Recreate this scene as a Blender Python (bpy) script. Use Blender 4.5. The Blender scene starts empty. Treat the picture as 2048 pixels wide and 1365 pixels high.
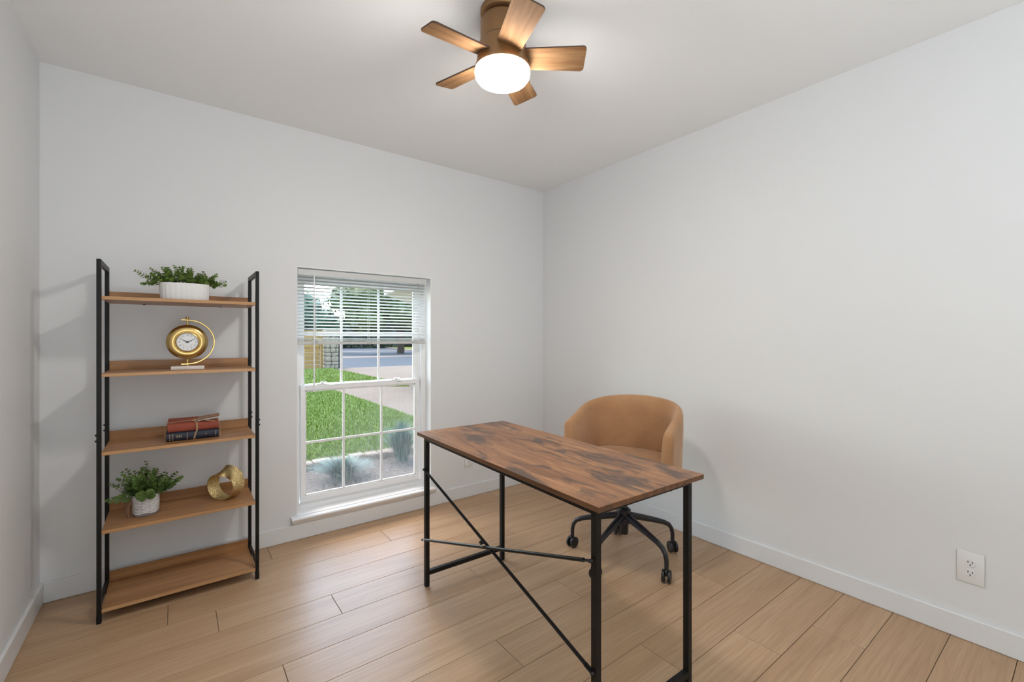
import bpy, bmesh, math, random
from mathutils import Vector, Matrix, noise
random.seed(7)
PI = math.pi
SC = bpy.context.scene
COL = SC.collection

# ------------------------------------------------------------------ camera, sky, sun, exposure
YAW = math.radians(37.04)
cam_d = bpy.data.cameras.new('camera'); cam_d.sensor_width = 36.0; cam_d.lens = 893.0/2048*36
cam_d.shift_y = -6.5/2048; cam_d.clip_start = 0.02; cam_d.clip_end = 500
cam = bpy.data.objects.new('camera', cam_d); COL.objects.link(cam)
cam.location = (0, 0, 1.2); cam.rotation_euler = (PI/2, 0, -YAW)
SC.camera = cam

w = bpy.data.worlds.new('sky'); SC.world = w; w.use_nodes = True
nt = w.node_tree; bg = nt.nodes['Background']
sky = nt.nodes.new('ShaderNodeTexSky'); sky.sky_type = 'NISHITA'; sky.sun_disc = False
sky.sun_elevation = math.radians(66); sky.sun_rotation = math.radians(-20); sky.air_density = 1.0; sky.dust_density = 1.2; sky.ozone_density = 1.6
wb = nt.nodes.new('ShaderNodeMix'); wb.data_type = 'RGBA'; wb.blend_type = 'MULTIPLY'; wb.inputs[0].default_value = 1.0; wb.inputs[7].default_value = (1.0, 0.90, 0.76, 1)   # camera white balance
nt.links.new(sky.outputs[0], wb.inputs[6]); nt.links.new(wb.outputs[2], bg.inputs[0]); bg.inputs[1].default_value = 2.1

sun_d = bpy.data.lights.new('sun', 'SUN'); sun_d.energy = 3.6; sun_d.angle = math.radians(2); sun_d.color = (1, 0.90, 0.72)
sun = bpy.data.objects.new('sun', sun_d); COL.objects.link(sun)
sun.rotation_euler = (math.radians(-22), 0, math.radians(20))

SC.view_settings.view_transform = 'Standard'; SC.view_settings.look = 'None'
SC.view_settings.exposure = 0.08; SC.view_settings.gamma = 1.0; SC.view_settings.use_curve_mapping = False
FAN_GLOW = 98.0
# added fill light behind the camera, aimed up at the ceiling
area_d = bpy.data.lights.new('fill_uplight', 'AREA'); area_d.shape = 'RECTANGLE'; area_d.size = 1.2; area_d.size_y = 1.6; area_d.energy = 50.0; area_d.color = (0.86, 0.945, 1.0)
area = bpy.data.objects.new('fill_uplight', area_d); COL.objects.link(area); area.location = (0.15, -1.25, 0.75); area.rotation_euler = (PI/2+math.radians(84), 0, math.radians(10))

# ------------------------------------------------------------------ node helpers
def new_mat(name):
    m = bpy.data.materials.new(name); m.use_nodes = True
    return m, m.node_tree, m.node_tree.nodes['Principled BSDF']
def N(nt, kind, **kw):
    n = nt.nodes.new(kind)
    for k, v in kw.items(): setattr(n, k, v)
    return n
def ramp(nt, stops, fac=None, interp='LINEAR'):
    n = N(nt, 'ShaderNodeValToRGB'); cr = n.color_ramp; cr.interpolation = interp
    while len(cr.elements) < len(stops): cr.elements.new(0.5)
    for e, (p, c) in zip(cr.elements, stops): e.position = p; e.color = (*c, 1) if len(c) == 3 else c
    if fac is not None: nt.links.new(fac, n.inputs[0])
    return n
def coords(nt, scale=(1, 1, 1), rnd=0.0, kind='Object', rot=(0, 0, 0)):
    tc = N(nt, 'ShaderNodeTexCoord'); mp = N(nt, 'ShaderNodeMapping'); mp.inputs['Scale'].default_value = scale; mp.inputs['Rotation'].default_value = rot
    src = tc.outputs[kind]
    if rnd:
        oi = N(nt, 'ShaderNodeObjectInfo'); mu = N(nt, 'ShaderNodeVectorMath', operation='SCALE'); cx = N(nt, 'ShaderNodeCombineXYZ')
        for i in range(3): nt.links.new(oi.outputs['Random'], cx.inputs[i])
        nt.links.new(cx.outputs[0], mu.inputs[0]); mu.inputs['Scale'].default_value = rnd
        ad = N(nt, 'ShaderNodeVectorMath', operation='ADD'); nt.links.new(src, ad.inputs[0]); nt.links.new(mu.outputs[0], ad.inputs[1]); src = ad.outputs[0]
    nt.links.new(src, mp.inputs[0]); return mp.outputs[0]
def noise_tex(nt, vec, scale, detail=4, rough=0.55, dist=0.0):
    n = N(nt, 'ShaderNodeTexNoise'); n.inputs['Scale'].default_value = scale; n.inputs['Detail'].default_value = detail
    n.inputs['Roughness'].default_value = rough; n.inputs['Distortion'].default_value = dist
    nt.links.new(vec, n.inputs['Vector']); return n.outputs[0]
def mixc(nt, a, b, fac, mode='MIX'):
    n = N(nt, 'ShaderNodeMix', data_type='RGBA', blend_type=mode)
    for sock, v in ((n.inputs[6], a), (n.inputs[7], b), (n.inputs[0], fac)):
        if hasattr(v, 'is_output'): nt.links.new(v, sock)
        elif isinstance(v, (int, float)): sock.default_value = v
        else: sock.default_value = (*v, 1)
    return n.outputs[2]
def bump(nt, bs, h, strength=0.1, dist=0.002):
    b = N(nt, 'ShaderNodeBump'); b.inputs['Strength'].default_value = strength; b.inputs['Distance'].default_value = dist
    nt.links.new(h, b.inputs['Height']); nt.links.new(b.outputs[0], bs.inputs['Normal'])
def flat(name, col, rough=0.5, metal=0.0, var=0.06, nscale=30, bumps=0.0, spec=0.5):
    m, nt, bs = new_mat(name)
    v = noise_tex(nt, coords(nt), nscale, 3)
    c = mixc(nt, tuple(x*(1-var) for x in col), tuple(min(1, x*(1+var)) for x in col), v)
    nt.links.new(c, bs.inputs['Base Color']); bs.inputs['Roughness'].default_value = rough; bs.inputs['Metallic'].default_value = metal
    bs.inputs['Specular IOR Level'].default_value = spec
    if bumps: bump(nt, bs, v, bumps)
    return m
def emit_mat(name, col, strength):
    m, nt, bs = new_mat(name); nt.nodes.remove(bs)
    e = N(nt, 'ShaderNodeEmission'); e.inputs[0].default_value = (*col, 1); e.inputs[1].default_value = strength
    nt.links.new(e.outputs[0], nt.nodes['Material Output'].inputs[0]); return m
def wood(name, dark, mid, light, streak=(1.2, 14, 14), fine=(3, 110, 110), rough=0.45, rnd=0.0, cathedral=0.0, obj_var=0.0, spec=0.4):
    m, nt, bs = new_mat(name)
    a = noise_tex(nt, coords(nt, streak, rnd), 1.0, 6, 0.6, 0.6)
    b = noise_tex(nt, coords(nt, fine, rnd), 1.0, 4, 0.6, 0.2)
    c = ramp(nt, [(0.28, dark), (0.5, mid), (0.74, light)], a).outputs[0]
    f = ramp(nt, [(0.3, (0.72, 0.70, 0.68)), (0.6, (1, 1, 1))], b).outputs[0]
    c = mixc(nt, c, f, 0.55, 'MULTIPLY')
    if cathedral:
        wv = N(nt, 'ShaderNodeTexWave', wave_type='BANDS', bands_direction='Y', wave_profile='SAW'); wv.inputs['Scale'].default_value = 6.0
        wv.inputs['Distortion'].default_value = 14; wv.inputs['Detail'].default_value = 1.5; wv.inputs['Detail Scale'].default_value = 0.9; wv.inputs['Detail Roughness'].default_value = 0.4
        nt.links.new(coords(nt, (0.55, 4.2, 1), rnd), wv.inputs['Vector'])
        wc = ramp(nt, [(0.0, (0.80, 0.75, 0.69)), (0.22, (1, 1, 1)), (0.9, (1, 1, 1)), (1.0, (0.84, 0.80, 0.76))], wv.outputs[1]).outputs[0]
        c = mixc(nt, c, wc, cathedral, 'MULTIPLY')
    if obj_var:
        oi = N(nt, 'ShaderNodeObjectInfo')
        vr = ramp(nt, [(0.0, (1-obj_var, 1-obj_var*1.15, 1-obj_var*1.3)), (1.0, (1, 1, 1))], oi.outputs['Random']).outputs[0]
        c = mixc(nt, c, vr, 1.0, 'MULTIPLY')
    nt.links.new(c, bs.inputs['Base Color']); bs.inputs['Roughness'].default_value = rough; bs.inputs['Specular IOR Level'].default_value = spec
    bump(nt, bs, b, 0.08, 0.001)
    return m

# ------------------------------------------------------------------ materials
M = {}
def paint(name, col, rough=0.6):
    m, nt, bs = new_mat(name)
    v = noise_tex(nt, coords(nt), 180, 3); l = noise_tex(nt, coords(nt), 2.0, 2)
    nt.links.new(mixc(nt, tuple(x*0.985 for x in col), col, l), bs.inputs['Base Color']); bs.inputs['Roughness'].default_value = rough
    bs.inputs['Specular IOR Level'].default_value = 0.3
    bump(nt, bs, v, 0.05, 0.0006); return m
M['wall'] = paint('wall_paint', (0.785, 0.788, 0.79))
M['ceil'] = paint('ceiling_paint', (0.92, 0.92, 0.92), 0.8)
M['trim'] = paint('trim_paint', (0.79, 0.79, 0.79), 0.35)
M['vinyl'] = paint('white_vinyl', (0.90, 0.90, 0.90), 0.32)
M['sill'] = paint('gloss_white_sill', (0.88, 0.88, 0.88), 0.3)
def slat_mat():
    m, nt, bs = new_mat('white_slat'); bs.inputs['Base Color'].default_value = (0.86, 0.86, 0.85, 1); bs.inputs['Roughness'].default_value = 0.4
    tl = N(nt, 'ShaderNodeBsdfTranslucent'); tl.inputs[0].default_value = (0.80, 0.81, 0.79, 1)
    mx = N(nt, 'ShaderNodeMixShader'); mx.inputs[0].default_value = 0.65
    nt.links.new(bs.outputs[0], mx.inputs[1]); nt.links.new(tl.outputs[0], mx.inputs[2]); nt.links.new(mx.outputs[0], nt.nodes['Material Output'].inputs[0]); return m
M['slat'] = slat_mat()
M['grey_vinyl'] = flat('soft_grey_vinyl', (0.64, 0.635, 0.62), 0.4, var=0.02)
M['floor'] = wood('oak_plank', (0.445, 0.275, 0.148), (0.53, 0.34, 0.195), (0.60, 0.405, 0.245), (0.9, 9, 9), (2.4, 95, 95), 0.36, rnd=37.0, spec=0.55, cathedral=0.5, obj_var=0.10)
M['seam'] = flat('dark_seam', (0.12, 0.078, 0.047), 0.8)
M['shelf'] = wood('cherry_walnut', (0.24, 0.105, 0.038), (0.40, 0.195, 0.078), (0.54, 0.29, 0.135), (0.9, 17, 17), (2.5, 120, 120), 0.38, rnd=5.0)
M['shelf_edge'] = wood('cherry_edge', (0.42, 0.22, 0.09), (0.52, 0.285, 0.125), (0.60, 0.35, 0.17), (0.9, 20, 20), (2.5, 140, 140), 0.4, rnd=3.0)
M['black'] = flat('black_powder_coat', (0.009, 0.0085, 0.008), 0.40, var=0.15, nscale=300, bumps=0.03, spec=0.22)
M['black_plastic'] = flat('black_plastic', (0.012, 0.012, 0.014), 0.35, var=0.1)
M['blackmetal'] = flat('satin_black_metal', (0.014, 0.014, 0.018), 0.36, var=0.1)
M['bronze'] = flat('antique_brass', (0.31, 0.175, 0.080), 0.46, 0.75, var=0.1, nscale=60)
M['bronze_dark'] = flat('dark_brass', (0.16, 0.09, 0.045), 0.5, 0.6)
M['blade'] = wood('blade_oak', (0.15, 0.075, 0.032), (0.215, 0.115, 0.053), (0.29, 0.17, 0.088), (3, 26, 26), (9, 130, 130), 0.65, spec=0.08, rnd=9.0)
M['blade_edge'] = flat('blade_dark_edge', (0.06, 0.03, 0.018), 0.6)
M['glow'] = emit_mat('lit_opal_glass', (1.0, 0.965, 0.92), FAN_GLOW)
M['gold'] = flat('polished_gold', (0.56, 0.39, 0.15), 0.27, 1.0, var=0.05)
M['marble'] = flat('pinkish_marble', (0.74, 0.66, 0.61), 0.4, var=0.12, nscale=40)
M['dial'] = flat('clock_dial_white', (0.82, 0.83, 0.84), 0.4, var=0.02)
M['ink'] = flat('black_ink', (0.01, 0.01, 0.012), 0.6)
M['pink_ink'] = flat('rose_ink', (0.62, 0.30, 0.24), 0.6)
M['ceramic'] = flat('white_ceramic', (0.80, 0.79, 0.77), 0.45, var=0.03)
M['soil'] = flat('dark_soil', (0.02, 0.016, 0.012), 0.9)
M['stem'] = flat('green_stem', (0.10, 0.15, 0.035), 0.6)
M['leather'] = flat('copper_leather', (0.30, 0.15, 0.09), 0.5)
M['grey_clay'] = flat('grey_clay', (0.23, 0.21, 0.20), 0.7)
M['red_cloth'] = flat('rust_book_cloth', (0.30, 0.062, 0.033), 0.7, var=0.2, nscale=60, bumps=0.2)
M['navy_cloth'] = flat('navy_book_cloth', (0.010, 0.013, 0.030), 0.5, var=0.2, nscale=60)
M['page'] = flat('aged_paper', (0.62, 0.50, 0.36), 0.8, var=0.15, nscale=200)
M['white_paper'] = flat('white_paper', (0.80, 0.78, 0.72), 0.7)
M['gilt'] = flat('worn_gilt', (0.58, 0.44, 0.22), 0.4, 0.3)
M['twine'] = flat('jute_twine', (0.42, 0.27, 0.15), 0.85, var=0.25, nscale=400)
M['outlet'] = flat('outlet_plastic', (0.80, 0.80, 0.79), 0.35, var=0.01)
M['slot'] = flat('outlet_slot', (0.015, 0.015, 0.015), 0.6)

def leaf_mat(name, d, l):
    m, nt, bs = new_mat(name)
    v = noise_tex(nt, coords(nt), 45, 3); s = noise_tex(nt, coords(nt), 220, 2)
    c = ramp(nt, [(0.3, d), (0.72, l)], v).outputs[0]; c = mixc(nt, c, tuple(min(1, x*1.35) for x in l), s)
    nt.links.new(c, bs.inputs['Base Color']); bs.inputs['Roughness'].default_value = 0.5
    bs.inputs['Subsurface Weight'].default_value = 0.0
    return m
M['leaf'] = leaf_mat('eucalyptus_leaf', (0.014, 0.034, 0.009), (0.165, 0.255, 0.052))
M['leaf2'] = leaf_mat('eucalyptus_leaf_grey', (0.018, 0.040, 0.015), (0.165, 0.26, 0.065))

def velvet():
    m, nt, bs = new_mat('tan_velvet')
    v = noise_tex(nt, coords(nt), 5, 4, 0.6, 0.4)
    c = ramp(nt, [(0.3, (0.36, 0.185, 0.090)), (0.7, (0.47, 0.26, 0.135))], v).outputs[0]
    nt.links.new(c, bs.inputs['Base Color']); bs.inputs['Roughness'].default_value = 0.85; bs.inputs['Specular IOR Level'].default_value = 0.15
    bs.inputs['Sheen Weight'].default_value = 0.55; bs.inputs['Sheen Roughness'].default_value = 0.4; bs.inputs['Sheen Tint'].default_value = (1, 0.84, 0.68, 1)
    bump(nt, bs, noise_tex(nt, coords(nt), 600, 2), 0.1, 0.0006); return m
M['velvet'] = velvet()

def rustic():
    m, nt, bs = new_mat('rustic_brown_top')
    a = noise_tex(nt, coords(nt, (2.2, 12, 9)), 1.0, 6, 0.65, 0.8)
    b = noise_tex(nt, coords(nt, (6, 110, 120)), 1.0, 5, 0.6, 0.3)
    p = noise_tex(nt, coords(nt, (4.2, 12, 8)), 1.2, 5, 0.62, 0.7)
    q = noise_tex(nt, coords(nt, (1.6, 3.4, 3)), 1.0, 2, 0.5, 0.2)
    c = ramp(nt, [(0.28, (0.17, 0.072, 0.034)), (0.5, (0.31, 0.145, 0.066)), (0.72, (0.50, 0.26, 0.115))], a).outputs[0]
    f = ramp(nt, [(0.3, (0.60, 0.54, 0.50)), (0.62, (1.08, 1.08, 1.08))], b).outputs[0]
    c = mixc(nt, c, f, 0.8, 'MULTIPLY')
    pq = N(nt, 'ShaderNodeMath', operation='MULTIPLY_ADD'); nt.links.new(q, pq.inputs[0]); pq.inputs[1].default_value = 0.45; nt.links.new(p, pq.inputs[2])
    pm = ramp(nt, [(0.74, (0, 0, 0)), (0.86, (1, 1, 1))], pq.outputs[0]).outputs[0]
    pm2 = N(nt, 'ShaderNodeMath', operation='MULTIPLY'); nt.links.new(pm, pm2.inputs[0]); pm2.inputs[1].default_value = 0.82
    c = mixc(nt, c, mixc(nt, (0.060, 0.045, 0.040), f, 0.5, 'MULTIPLY'), pm2.outputs[0])
    nt.links.new(c, bs.inputs['Base Color']); bs.inputs['Roughness'].default_value = 0.42; bs.inputs['Specular IOR Level'].default_value = 0.45
    bump(nt, bs, b, 0.1, 0.001); return m
M['rustic'] = rustic()
M['rustic_edge'] = wood('rustic_edge', (0.055, 0.024, 0.011), (0.13, 0.055, 0.022), (0.21, 0.095, 0.04), (2, 30, 30), (5, 150, 150), 0.5)

def gold_leafed():
    m, nt, bs = new_mat('hammered_gold')
    vo = N(nt, 'ShaderNodeTexVoronoi'); vo.inputs['Scale'].default_value = 260; nt.links.new(coords(nt), vo.inputs['Vector'])
    v = noise_tex(nt, coords(nt), 160, 4, 0.7)
    c = ramp(nt, [(0.3, (0.40, 0.25, 0.09)), (0.55, (0.74, 0.58, 0.28)), (0.75, (0.86, 0.78, 0.52))], v).outputs[0]
    nt.links.new(c, bs.inputs['Base Color']); bs.inputs['Metallic'].default_value = 1; bs.inputs['Roughness'].default_value = 0.28
    bump(nt, bs, vo.outputs[0], 0.9, 0.002); return m
M['hammered'] = gold_leafed()

def pane_mat(name, fog):
    m, nt, bs = new_mat(name); nt.nodes.remove(bs)
    out = nt.nodes['Material Output']
    tr = N(nt, 'ShaderNodeBsdfTransparent'); tr.inputs[0].default_value = (0.97, 0.985, 0.975, 1)
    gl = N(nt, 'ShaderNodeBsdfGlossy'); gl.inputs['Roughness'].default_value = 0.02
    fr = N(nt, 'ShaderNodeFresnel'); fr.inputs[0].default_value = 1.12
    mx = N(nt, 'ShaderNodeMixShader'); nt.links.new(fr.outputs[0], mx.inputs[0]); nt.links.new(tr.outputs[0], mx.inputs[1]); nt.links.new(gl.outputs[0], mx.inputs[2])
    last = mx.outputs[0]
    if fog:
        # condensation on the room side: runs in vertical streaks, denser towards the sill and the right side
        tc = N(nt, 'ShaderNodeTexCoord')
        geo = N(nt, 'ShaderNodeNewGeometry'); sp = N(nt, 'ShaderNodeSeparateXYZ'); nt.links.new(geo.outputs['Position'], sp.inputs[0])
        mp = N(nt, 'ShaderNodeMapping'); mp.inputs['Scale'].default_value = (170, 1, 11); nt.links.new(geo.outputs['Position'], mp.inputs[0])
        st = noise_tex(nt, mp.outputs[0], 1.0, 3, 0.6, 0.2)
        mp2 = N(nt, 'ShaderNodeMapping'); mp2.inputs['Scale'].default_value = (60, 1, 3); nt.links.new(geo.outputs['Position'], mp2.inputs[0])
        st2 = noise_tex(nt, mp2.outputs[0], 1.0, 2, 0.5)
        # height at which the mist starts rises to the right
        h0 = N(nt, 'ShaderNodeMath', operation='MULTIPLY_ADD'); nt.links.new(sp.outputs['X'], h0.inputs[0]); h0.inputs[1].default_value = 0.42; h0.inputs[2].default_value = 0.13
        h1 = N(nt, 'ShaderNodeMath', operation='MULTIPLY_ADD'); nt.links.new(st2, h1.inputs[0]); h1.inputs[1].default_value = 0.5; nt.links.new(h0.outputs[0], h1.inputs[2])
        df = N(nt, 'ShaderNodeMath', operation='SUBTRACT'); nt.links.new(h1.outputs[0], df.inputs[0]); nt.links.new(sp.outputs['Z'], df.inputs[1])
        am = N(nt, 'ShaderNodeMapRange'); nt.links.new(df.outputs[0], am.inputs[0]); am.inputs[1].default_value = 0.0; am.inputs[2].default_value = 0.42; am.inputs[3].default_value = 0.0; am.inputs[4].default_value = 1.0
        sc = ramp(nt, [(0.34, (0.12,)*3), (0.62, (1,)*3)], st).outputs[0]
        mu = N(nt, 'ShaderNodeMath', operation='MULTIPLY'); nt.links.new(am.outputs[0], mu.inputs[0]); nt.links.new(sc, mu.inputs[1])
        m3 = N(nt, 'ShaderNodeMath', operation='MULTIPLY'); nt.links.new(mu.outputs[0], m3.inputs[0]); m3.inputs[1].default_value = fog
        fg = N(nt, 'ShaderNodeBsdfTranslucent'); fg.inputs[0].default_value = (0.15, 0.15, 0.145, 1)
        rf = N(nt, 'ShaderNodeBsdfRefraction'); rf.inputs['Roughness'].default_value = 0.22; rf.inputs['IOR'].default_value = 1.02
        mf = N(nt, 'ShaderNodeMixShader'); mf.inputs[0].default_value = 0.6; nt.links.new(fg.outputs[0], mf.inputs[1]); nt.links.new(rf.outputs[0], mf.inputs[2])
        m2 = N(nt, 'ShaderNodeMixShader'); nt.links.new(m3.outputs[0], m2.inputs[0]); nt.links.new(last, m2.inputs[1]); nt.links.new(mf.outputs[0], m2.inputs[2]); last = m2.outputs[0]
    nt.links.new(last, out.inputs[0]); return m
M['pane'] = pane_mat('clear_pane', 0.0)
M['fog_pane'] = pane_mat('misted_pane', 0.6)

# outdoors
def ground_mix(name, a, b, c, s1, s2, rough=0.9, bstr=0.3):
    m, nt, bs = new_mat(name)
    n1 = noise_tex(nt, coords(nt), s1, 4, 0.6); n2 = noise_tex(nt, coords(nt), s2, 4, 0.7)
    col = mixc(nt, mixc(nt, a, b, ramp(nt, [(0.35, (0,)*3), (0.65, (1,)*3)], n1).outputs[0]), c, ramp(nt, [(0.45, (0,)*3), (0.75, (1,)*3)], n2).outputs[0])
    nt.links.new(col, bs.inputs['Base Color']); bs.inputs['Roughness'].default_value = rough; bs.inputs['Specular IOR Level'].default_value = 0.1
    bump(nt, bs, n2, bstr, 0.02); return m
M['lawn'] = ground_mix('lawn_turf', (0.0345, 0.0712, 0.0066), (0.0633, 0.0997, 0.0110), (0.1207, 0.1045, 0.0231), 0.9, 14)
M['grass'] = leaf_mat('grass_blade', (0.0420, 0.0833, 0.0055), (0.1020, 0.1421, 0.0132))
M['concrete'] = ground_mix('driveway_concrete', (0.1010, 0.0817, 0.0680), (0.1175, 0.0968, 0.0800), (0.0846, 0.0709, 0.0600), 0.5, 5)
M['asphalt'] = ground_mix('street_asphalt', (0.0372, 0.0441, 0.0545), (0.0446, 0.0522, 0.0626), (0.0310, 0.0365, 0.0452), 0.4, 9)
M['pale_strip'] = ground_mix('pale_street_band', (0.1200, 0.0968, 0.0860), (0.1350, 0.1080, 0.0968), (0.1000, 0.0810, 0.0752), 0.6, 6)
M['gravel'] = ground_mix('bed_gravel', (0.0465, 0.0399, 0.0367), (0.0744, 0.0627, 0.0567), (0.1364, 0.1197, 0.1080), 12, 50)
M['pebble'] = flat('grey_pebble', (0.0900, 0.0784, 0.0729), 0.8, var=0.5, nscale=18)
M['edging'] = flat('pale_edging_stone', (0.1488, 0.1200, 0.0957), 0.85, var=0.2, nscale=9, bumps=0.3)
M['fence'] = wood('pine_fence', (0.1615, 0.0924, 0.0256), (0.2185, 0.1320, 0.0416), (0.2660, 0.1672, 0.0600), (0.8, 14, 14), (2, 70, 70), 0.8, rnd=4.0)
M['fieldstone'] = flat('field_stone', (0.17, 0.145, 0.11), 0.9, var=0.4, nscale=7, bumps=0.3)
M['mortar'] = flat('dark_mortar', (0.035, 0.032, 0.03), 0.95)
M['navy_upright'] = flat('dark_navy', (0.008, 0.011, 0.022), 0.5)
M['bark'] = flat('tree_bark', (0.03, 0.022, 0.017), 0.95, var=0.3, nscale=12)
M['tree1'] = leaf_mat('live_oak_leaf', (0.0080, 0.0180, 0.0042), (0.0360, 0.0638, 0.0120))
M['tree2'] = leaf_mat('far_tree_leaf', (0.0126, 0.0420, 0.0280), (0.0350, 0.0910, 0.0490))
M['hedge'] = leaf_mat('dark_hedge_leaf', (0.003, 0.006, 0.003), (0.009, 0.016, 0.007))
M['fescue'] = leaf_mat('blue_grass_blade', (0.0135, 0.0413, 0.0338), (0.0375, 0.0788, 0.0675))
M['siding'] = flat('cream_siding', (0.72, 0.66, 0.58), 0.7, var=0.05)
M['gutter'] = flat('pale_gutter', (0.70, 0.75, 0.80), 0.5, var=0.03)
M['roof'] = flat('roof_shingle', (0.05, 0.055, 0.065), 0.9, var=0.3, nscale=20)

# ------------------------------------------------------------------ mesh helpers
def V(*a): return Vector(a if len(a) == 3 else a[0])
def box(bm, lo, hi, bev=0.0, mi=0, mat=None, seg=1):
    lo, hi = Vector(lo), Vector(hi)
    g = bmesh.ops.create_cube(bm, size=1.0)
    vs = g['verts']; s = hi-lo; c = (hi+lo)/2
    for v in vs: v.co = Vector((v.co.x*s.x, v.co.y*s.y, v.co.z*s.z))+c
    fs = {f for v in vs for f in v.link_faces}
    for f in fs: f.material_index = mi
    if bev:
        es = list({e for v in vs for e in v.link_edges})
        r = bmesh.ops.bevel(bm, geom=es, offset=bev, segments=seg, affect='EDGES', profile=0.5)
        vs = list({v for f in r['faces'] for v in f.verts} | {v for v in vs if v.is_valid})
        for f in r['faces']: f.material_index = mi
    if mat is not None:
        for v in vs: v.co = mat @ v.co
    return vs
def frame_of(d):
    d = d.normalized(); up = Vector((0, 0, 1)) if abs(d.z) < 0.95 else Vector((0, 1, 0))
    a = d.cross(up).normalized(); return a, a.cross(d).normalized()
def tube(bm, pts, rad, seg=10, mi=0, caps=True, flat_=1.0, smooth=True):
    pts = [Vector(p) for p in pts]; n = len(pts)
    if not isinstance(rad, (list, tuple)): rad = [rad]*n
    rings = []; a = None
    for i, p in enumerate(pts):
        d = (pts[min(i+1, n-1)]-pts[max(i-1, 0)]).normalized()
        if a is None: a, b = frame_of(d)
        else:
            a = (a-d*a.dot(d)).normalized(); b = a.cross(d).normalized()
        rings.append([bm.verts.new(p+(a*math.cos(t)+b*math.sin(t)*flat_)*rad[i]) for t in [2*PI*k/seg for k in range(seg)]])
    for r0, r1 in zip(rings, rings[1:]):
        for k in range(seg):
            f = bm.faces.new((r0[k], r0[(k+1) % seg], r1[(k+1) % seg], r1[k])); f.smooth = smooth; f.material_index = mi
    if caps:
        for r in (rings[0], rings[-1]):
            f = bm.faces.new(r); f.material_index = mi
    return rings
def lathe(bm, prof, c=(0, 0, 0), seg=48, mi=0, sx=1.0, sy=1.0, smooth=True, mat=None, close=True):
    c = Vector(c); rings = []; mat = mat or Matrix()
    for r, z in prof:
        if r < 1e-6: rings.append([bm.verts.new(mat @ Vector((0, 0, z))+c)])
        else: rings.append([bm.verts.new(mat @ Vector((r*sx*math.cos(t), r*sy*math.sin(t), z))+c) for t in [2*PI*k/seg for k in range(seg)]])
    for r0, r1 in zip(rings, rings[1:]):
        for k in range(seg):
            q = [r0[k % len(r0)], r0[(k+1) % len(r0)], r1[(k+1) % len(r1)], r1[k % len(r1)]]
            q = list(dict.fromkeys(q))
            if len(q) >= 3: f = bm.faces.new(q); f.smooth = smooth; f.material_index = mi
    return rings
def prism(bm, poly, z0, z1, mi=0):
    lo = [bm.verts.new((x, y, z0)) for x, y in poly]; hi = [bm.verts.new((x, y, z1)) for x, y in poly]
    n = len(poly); fs = [bm.faces.new(lo[::-1]), bm.faces.new(hi)]
    for i in range(n): fs.append(bm.faces.new((lo[i], lo[(i+1) % n], hi[(i+1) % n], hi[i])))
    for f in fs: f.material_index = mi
def build(name, bm, mats, parent=None, loc=None, sharp=35, recalc=True):
    if recalc: bmesh.ops.recalc_face_normals(bm, faces=bm.faces)
    me = bpy.data.meshes.new(name); bm.to_mesh(me); bm.free()
    for m in (mats if isinstance(mats, (list, tuple)) else [mats]): me.materials.append(M[m])
    try: me.set_sharp_from_angle(angle=math.radians(sharp))
    except Exception: pass
    o = bpy.data.objects.new(name, me); COL.objects.link(o)
    if parent is not None: o.parent = parent
    if loc is not None: o.location = loc
    return o
def raw(name, verts, faces, mats, parent=None):
    me = bpy.data.meshes.new(name); me.from_pydata(verts, [], faces); me.update()
    for m in (mats if isinstance(mats, (list, tuple)) else [mats]): me.materials.append(M[m])
    o = bpy.data.objects.new(name, me); COL.objects.link(o)
    if parent is not None: o.parent = parent
    return o
def tag(o, label=None, cat=None, group=None, kind=None):
    if label: o['label'] = label
    if cat: o['category'] = cat
    if group: o['group'] = group
    if kind: o['kind'] = kind
    return o
def thing(name, label, cat, loc=(0, 0, 0), rz=0.0, group=None, kind=None):
    o = bpy.data.objects.new(name, None); COL.objects.link(o); o.location = loc; o.rotation_euler = (0, 0, rz); o.empty_display_size = 0.05
    return tag(o, label, cat, group, kind)
def share(name, src, parent, loc=(0, 0, 0), rot=(0, 0, 0), scale=(1, 1, 1)):
    o = bpy.data.objects.new(name, src.data); COL.objects.link(o); o.parent = parent; o.location = loc; o.rotation_euler = rot; o.scale = scale
    return o
def BM(): return bmesh.new()

# ------------------------------------------------------------------ room shell
XL, XR, YF, YB, H = -0.488, 2.512, 2.892, -2.3, 2.448
WT = 0.16
OX0, OX1, OZ0, OZ1 = 0.578, 1.458, 0.140, 1.625
bm = BM()
box(bm, (XL-WT, YF, -0.3), (OX0, YF+WT, H+0.1)); box(bm, (OX1, YF, -0.3), (XR+WT, YF+WT, H+0.1))
box(bm, (OX0, YF, -0.3), (OX1, YF+WT, OZ0-0.03)); box(bm, (OX0, YF, OZ1), (OX1, YF+WT, H+0.1))
tag(build('wall_far', bm, 'wall'), kind='structure')
bm = BM(); box(bm, (XL-WT, YB-WT, -0.3), (XL, YF, H+0.1)); tag(build('wall_left', bm, 'wall'), kind='structure')
bm = BM(); box(bm, (XR, YB-WT, -0.3), (XR+WT, YF, H+0.1)); tag(build('wall_right', bm, 'wall'), kind='structure')
bm = BM(); box(bm, (XL, YB-WT, -0.3), (XR, YB, H+0.1)); tag(build('wall_back', bm, 'wall'), kind='structure')
bm = BM(); box(bm, (XL-WT-0.5, YB-WT-0.5, H), (XR+WT+0.5, YF+WT+0.45, H+0.12)); tag(build('ceiling', bm, 'ceil'), kind='structure')
bm = BM(); box(bm, (XL, YB, -0.25), (XR, YF, -0.0035)); floor = tag(build('floor', bm, 'seam'), kind='structure')
def baseboard(name, lo, hi):
    bm = BM(); box(bm, lo, hi, 0.002); tag(build(name, bm, 'trim'), kind='structure')
BH, BT = 0.092, 0.013
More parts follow.
